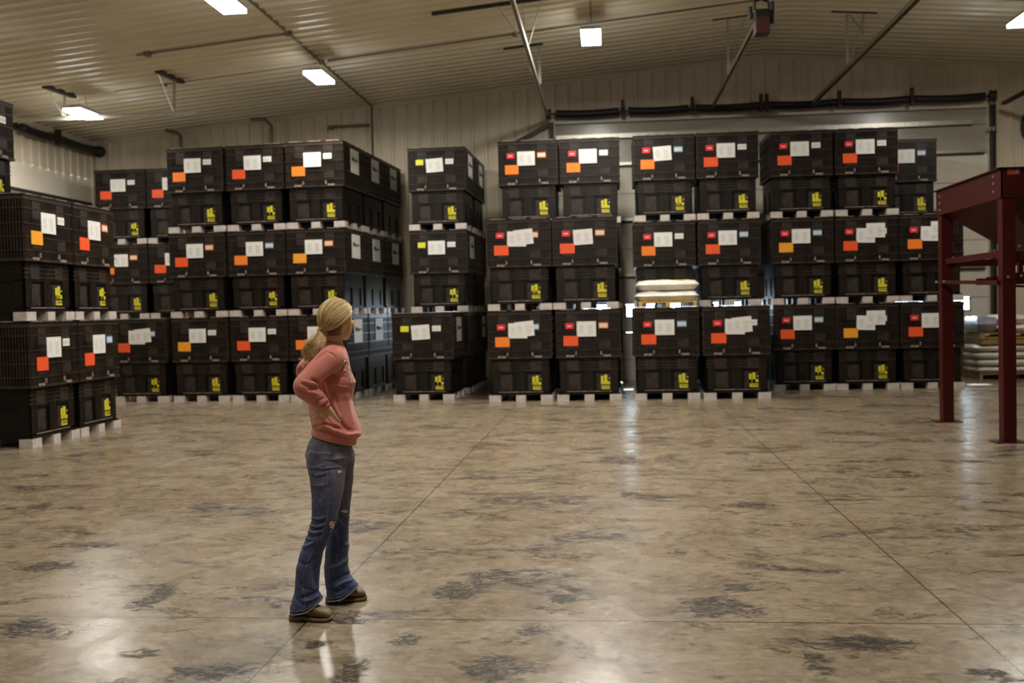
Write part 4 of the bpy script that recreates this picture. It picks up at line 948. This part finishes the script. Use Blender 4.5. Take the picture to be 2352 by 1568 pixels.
# ---- boots
def boot(x, y, d, ang):
    # x, y, d: heel point on the sheet; toe towards +x
    o = S(x, y, d); o.z = 0; a = R(ang); F = Vector((math.cos(a), math.sin(a), 0)); L_ = Vector((-math.sin(a), math.cos(a), 0))
    def rr_(t, hw_, z0, z1, p=.8):
        c_ = o + F * t * .80; out = []
        for j in range(20):
            q = 2 * PI * j / 20; ca, sa = math.cos(q), math.sin(q); ca = math.copysign(abs(ca) ** p, ca); sa = math.copysign(abs(sa) ** p, sa)
            out.append(c_ + L_ * (hw_ * ca) + Vector((0, 0, (z0 + z1) / 2 + (z1 - z0) / 2 * sa)))
        return out
    up = MB().loft([rr_(-.004, .020, .035, .085), rr_(.012, .029, .03, .11), rr_(.05, .035, .03, .15), (rr_(.085, .037, .03, .130)), rr_(.12, .038, .026, .098), rr_(.16, .042, .022, .082), rr_(.20, .045, .020, .070), rr_(.235, .043, .018, .060), rr_(.258, .034, .018, .048), rr_(.266, .018, .02, .036)])
    up.tube([o + F * .055 + Vector((0, 0, .1)), o + F * .078 + Vector((0, 0, .22))], [.034, .034], 16)
    bo = up.build('boot', 'boot', pe, True); bo['label'] = 'scuffed olive tan boot'
    so_ = MB().loft([rr_(-.012, .024, 0, .032, .5), rr_(.03, .038, 0, .032, .5), rr_(.07, .036, 0.0, .032, .5), rr_(.072, .034, .012, .030, .5), rr_(.12, .040, .002, .026, .5), rr_(.20, .050, 0, .022, .5), rr_(.245, .046, 0, .022, .5), rr_(.268, .030, .004, .022, .5), rr_(.273, .016, .006, .020, .5)])
    so_.build('sole', 'boot_sole', bo, True)
    MB().tube([o + F * t * .80 + L_ * s1 + Vector((0, 0, z)) for t, s1, z in ((.11, -.036, .04), (.13, -.030, .075), (.15, -.012, .088), (.155, .0, .088), (.15, .012, .088), (.13, .030, .075), (.11, .036, .04))], .0022, 6).build('vamp_seam', 'boot_sole', bo, True)
boot(673, 1412, -.125, -15); boot(753, 1380, .140, 8)

# ---- hair: under-cap and strands swept back to a low tie
hair = MB(); tones = []
def addtone(v, n0): tones.extend([v] * (len(hair.v) - n0))
def in_face(v):         # v: unit direction in head frame (f, l, u)
    f_, l_, u_ = v; az = math.degrees(math.atan2(abs(l_), f_)); el = math.degrees(math.asin(max(-1, min(1, u_))))
    if el > 62: return False
    if az < 62: return el < 42 - max(0, az - 30) * .5
    if az < 100: return el < 20 - (az - 62) * .75
    return el < max(-62, -8.5 - (az - 100) * 2.2)
RX_, RY_, RZ_ = .108, .092, .110
HO = H(-.012, 0, .008)
def hp_(v, k=1.0): return HO + HF * (v[0] * RX_ * k) + HL * (v[1] * RY_ * k) + HU * (v[2] * RZ_ * k)
n = 36
idx = {}
for i in range(n + 1):
    for j in range(2 * n):
        th = PI * i / n; ph_ = PI * j / n; v = (math.sin(th) * math.cos(ph_), math.sin(th) * math.sin(ph_), math.cos(th))
        idx[i, j] = (len(hair.v), in_face(v)); hair.v.append(tuple(hp_(v, .965))); tones.append(.12)
for i in range(n):
    for j in range(2 * n):
        q = [idx[i, j], idx[i + 1, j], idx[i + 1, (j + 1) % (2 * n)], idx[i, (j + 1) % (2 * n)]]
        if not any(t[1] for t in q): hair.f.append(tuple(t[0] for t in q)); hair.m.append(0)
TIEV = Vector((-.80, .20, -.59)).normalized()
rr = random.Random(5)
def strand(v0, tone, r0=.0017, wob=.006, k0=1.0):
    v0 = Vector(v0).normalized(); ang = math.acos(max(-1, min(1, v0.dot(TIEV)))); pts = []; N_ = 14
    side = v0.cross(TIEV); side = side.normalized() if side.length > 1e-4 else Vector((0, 1, 0))
    lift = rr.uniform(0, .035); ph_ = rr.uniform(0, 6); amp = rr.uniform(-wob, wob)
    for i in range(N_ + 1):
        t = i / N_; t2 = t ** .92
        v = (v0 * math.sin((1 - t2) * ang) + TIEV * math.sin(t2 * ang)) / math.sin(ang)
        v = (v + side * (amp * math.sin(PI * t + ph_ * .2) * 2)).normalized()
        k = k0 * (.985 + lift * math.sin(PI * t) + .008 * math.sin(ph_ + 5 * t))
        if t > .8: k -= (t - .8) * .25
        pts.append(hp_(v, k))
    n0 = len(hair.v); hair.tube(pts, [r0 * (.5 + .7 * math.sin(PI * (.15 + .7 * i / N_))) for i in range(N_ + 1)], 5, 0, True, .6); addtone(tone, n0)
def tone_for(az, side):
    base = .60 + .26 * math.sin(az * .17 + side) + .30 * math.sin(az * .52 + 2)
    return max(.12, min(1, base + rr.gauss(0, .13)))
cnt = 0
while cnt < 1500:
    v = Vector((rr.gauss(0, 1), rr.gauss(0, 1), rr.gauss(0, 1))).normalized()
    if in_face(v) or v.dot(TIEV) > .80: continue
    if v.z < -.30: continue
    az = math.degrees(math.atan2(v.y, v.x)); strand(v, tone_for(az, 0)); cnt += 1
for k in range(380):       # hairline strands round the face and temples
    az = rr.uniform(-98, 98); el = (42 - max(0, abs(az) - 30) * .5 if abs(az) < 62 else 20 - (abs(az) - 62) * .75) + rr.uniform(0, 4)
    v = Vector((math.cos(R(az)) * math.cos(R(el)), math.sin(R(az)) * math.cos(R(el)), math.sin(R(el)))); strand(v, min(1, .72 + rr.gauss(0, .12)), .0016, .005, 1.005)
for k in range(380):        # darker nape hair, with the shadow under the swept hair put into its tone
    az = rr.choice((-1, 1)) * rr.uniform(104, 178); el = rr.uniform(-60, -22)
    v = Vector((math.cos(R(az)) * math.cos(R(el)), math.sin(R(az)) * math.cos(R(el)), math.sin(R(el)))); strand(v, rr.uniform(.02, .22), .0017, .004, .96)
def hair_build(hb, tn, name, par, lab):
    o = hb.build(name, 'hair', par, True); at = o.data.attributes.new('tone', 'FLOAT', 'POINT'); at.data.foreach_set('value', tn)
    if lab: o['label'] = lab
    return o
ho = hair_build(hair, tones, 'hair', pe, 'blonde hair swept back into a low ponytail')
# ponytail
hair = MB(); tones = []
T0 = hp_(TIEV, .96); mid = [T0, T0 + Vector((-.010, -.022, -.026)), S(733, 782, -.115), S(721, 797, -.12), S(712, 812, -.12), S(708, 828, -.11)]
def cat(t):
    n_ = len(mid) - 1; f_ = min(n_ - 1e-6, t * n_); i = int(f_); t_ = f_ - i
    P0, P1, P2, P3 = mid[max(0, i - 1)], mid[i], mid[i + 1], mid[min(n_, i + 2)]
    return .5 * ((2 * P1) + (P2 - P0) * t_ + (2 * P0 - 5 * P1 + 4 * P2 - P3) * t_ * t_ + (3 * P1 - P0 - 3 * P2 + P3) * t_ ** 3)
clumps = []
for k in range(30):
    clumps.append((rr.uniform(0, 2 * PI), math.sqrt(rr.random()), rr.uniform(0, 6.28), rr.uniform(.004, .011), rr.uniform(1.1, 1.9), rr.uniform(.70, 1.04), rr.uniform(-.12, .12)))
AX = Vector((.78, 0, -.62)); AY = Vector((0, 1, 0))
for k in range(900):
    a, rad, ph_, wv, fr, ln, tn_ = clumps[k % 30]; da = rr.gauss(0, .5); dr_ = rr.gauss(0, .16); pts = []; ln = ln * rr.uniform(.86, 1.0); dph = rr.gauss(0, .22)
    for i in range(15):
        t = i / 14 * ln; p = cat(min(1, t)); spread = .010 + .036 * math.sin(PI * min(1, t * .62 + .06)) ** 1.1; loc = (1 - .55 * max(0, t - .45) / .55)
        aa = a + da * loc; r2_ = max(0, rad + dr_ * loc)
        p = p + AX * (math.cos(aa) * r2_ * spread) + AY * (math.sin(aa) * r2_ * spread * .6) + (AX * math.sin(ph_ + dph + t * fr * 6.28) + Vector((-.5, 0, -.5)) * math.cos(ph_ + dph + t * fr * 5) * .5) * (wv * min(1, t * 3))
        pts.append(p)
    n0 = len(hair.v); hair.tube(pts, [.0015 * (1 - .6 * i / 14) for i in range(15)], 4, 0, True, .6); addtone(max(.05, min(1, .78 + tn_ + .16 * math.sin(ph_) + rr.gauss(0, .13))), n0)
for k in range(16):        # loose wisps
    t0 = rr.uniform(.2, .6); p = cat(t0); dv = Vector((-rr.uniform(.03, .07), rr.uniform(-.02, .02), rr.uniform(-.01, .02))); pts = [p, p + dv * .4 + Vector((0, 0, -.006)), p + dv * .8 + Vector((0, 0, -.012)), p + dv + Vector((0, 0, -.010 + rr.uniform(-.02, .01)))]
    n0 = len(hair.v); hair.tube(pts, [.0014, .0012, .0009, .0005], 4); addtone(.85, n0)
hair_build(hair, tones, 'ponytail', ho, 'wavy blonde ponytail over the back')
hair = MB(); tones = []
for k in range(3):         # fine strands loose at the cheek
    a0 = H(.045 + .004 * k, -.062, .0 - .004 * k); pts = [a0, a0 + HL * -.003 + HU * -.014, a0 + HF * .004 + HL * -.006 + HU * -.026, a0 + HF * .006 + HL * -.011 + HU * -.036]
    n0 = len(hair.v); hair.tube(pts, [.0007, .0006, .0005, .0004], 4); addtone(.9, n0)
hair_build(hair, tones, 'loose_strand', ho, None)
sc_ = MB(); ax = (mid[1] - mid[0]).normalized(); e1 = ax.cross(Vector((0, 1, 0))).normalized(); e2 = ax.cross(e1); C0 = T0 + ax * .008
pts = []; rad_ = []
for i in range(49):
    a = 2 * PI * i / 48; pts.append(C0 + (e1 * math.cos(a) + e2 * math.sin(a)) * (.018 + .003 * math.sin(a * 9)) + ax * (.0025 * math.sin(a * 7))); rad_.append(.0095 + .0026 * math.sin(a * 11))
sc_.tube(pts, rad_, 10).build('scrunchie', 'scrunchie', ho, True)
tag(pe, 'woman in pink sweatshirt and flared jeans, hands on hips, looking away at the boxes', 'person')
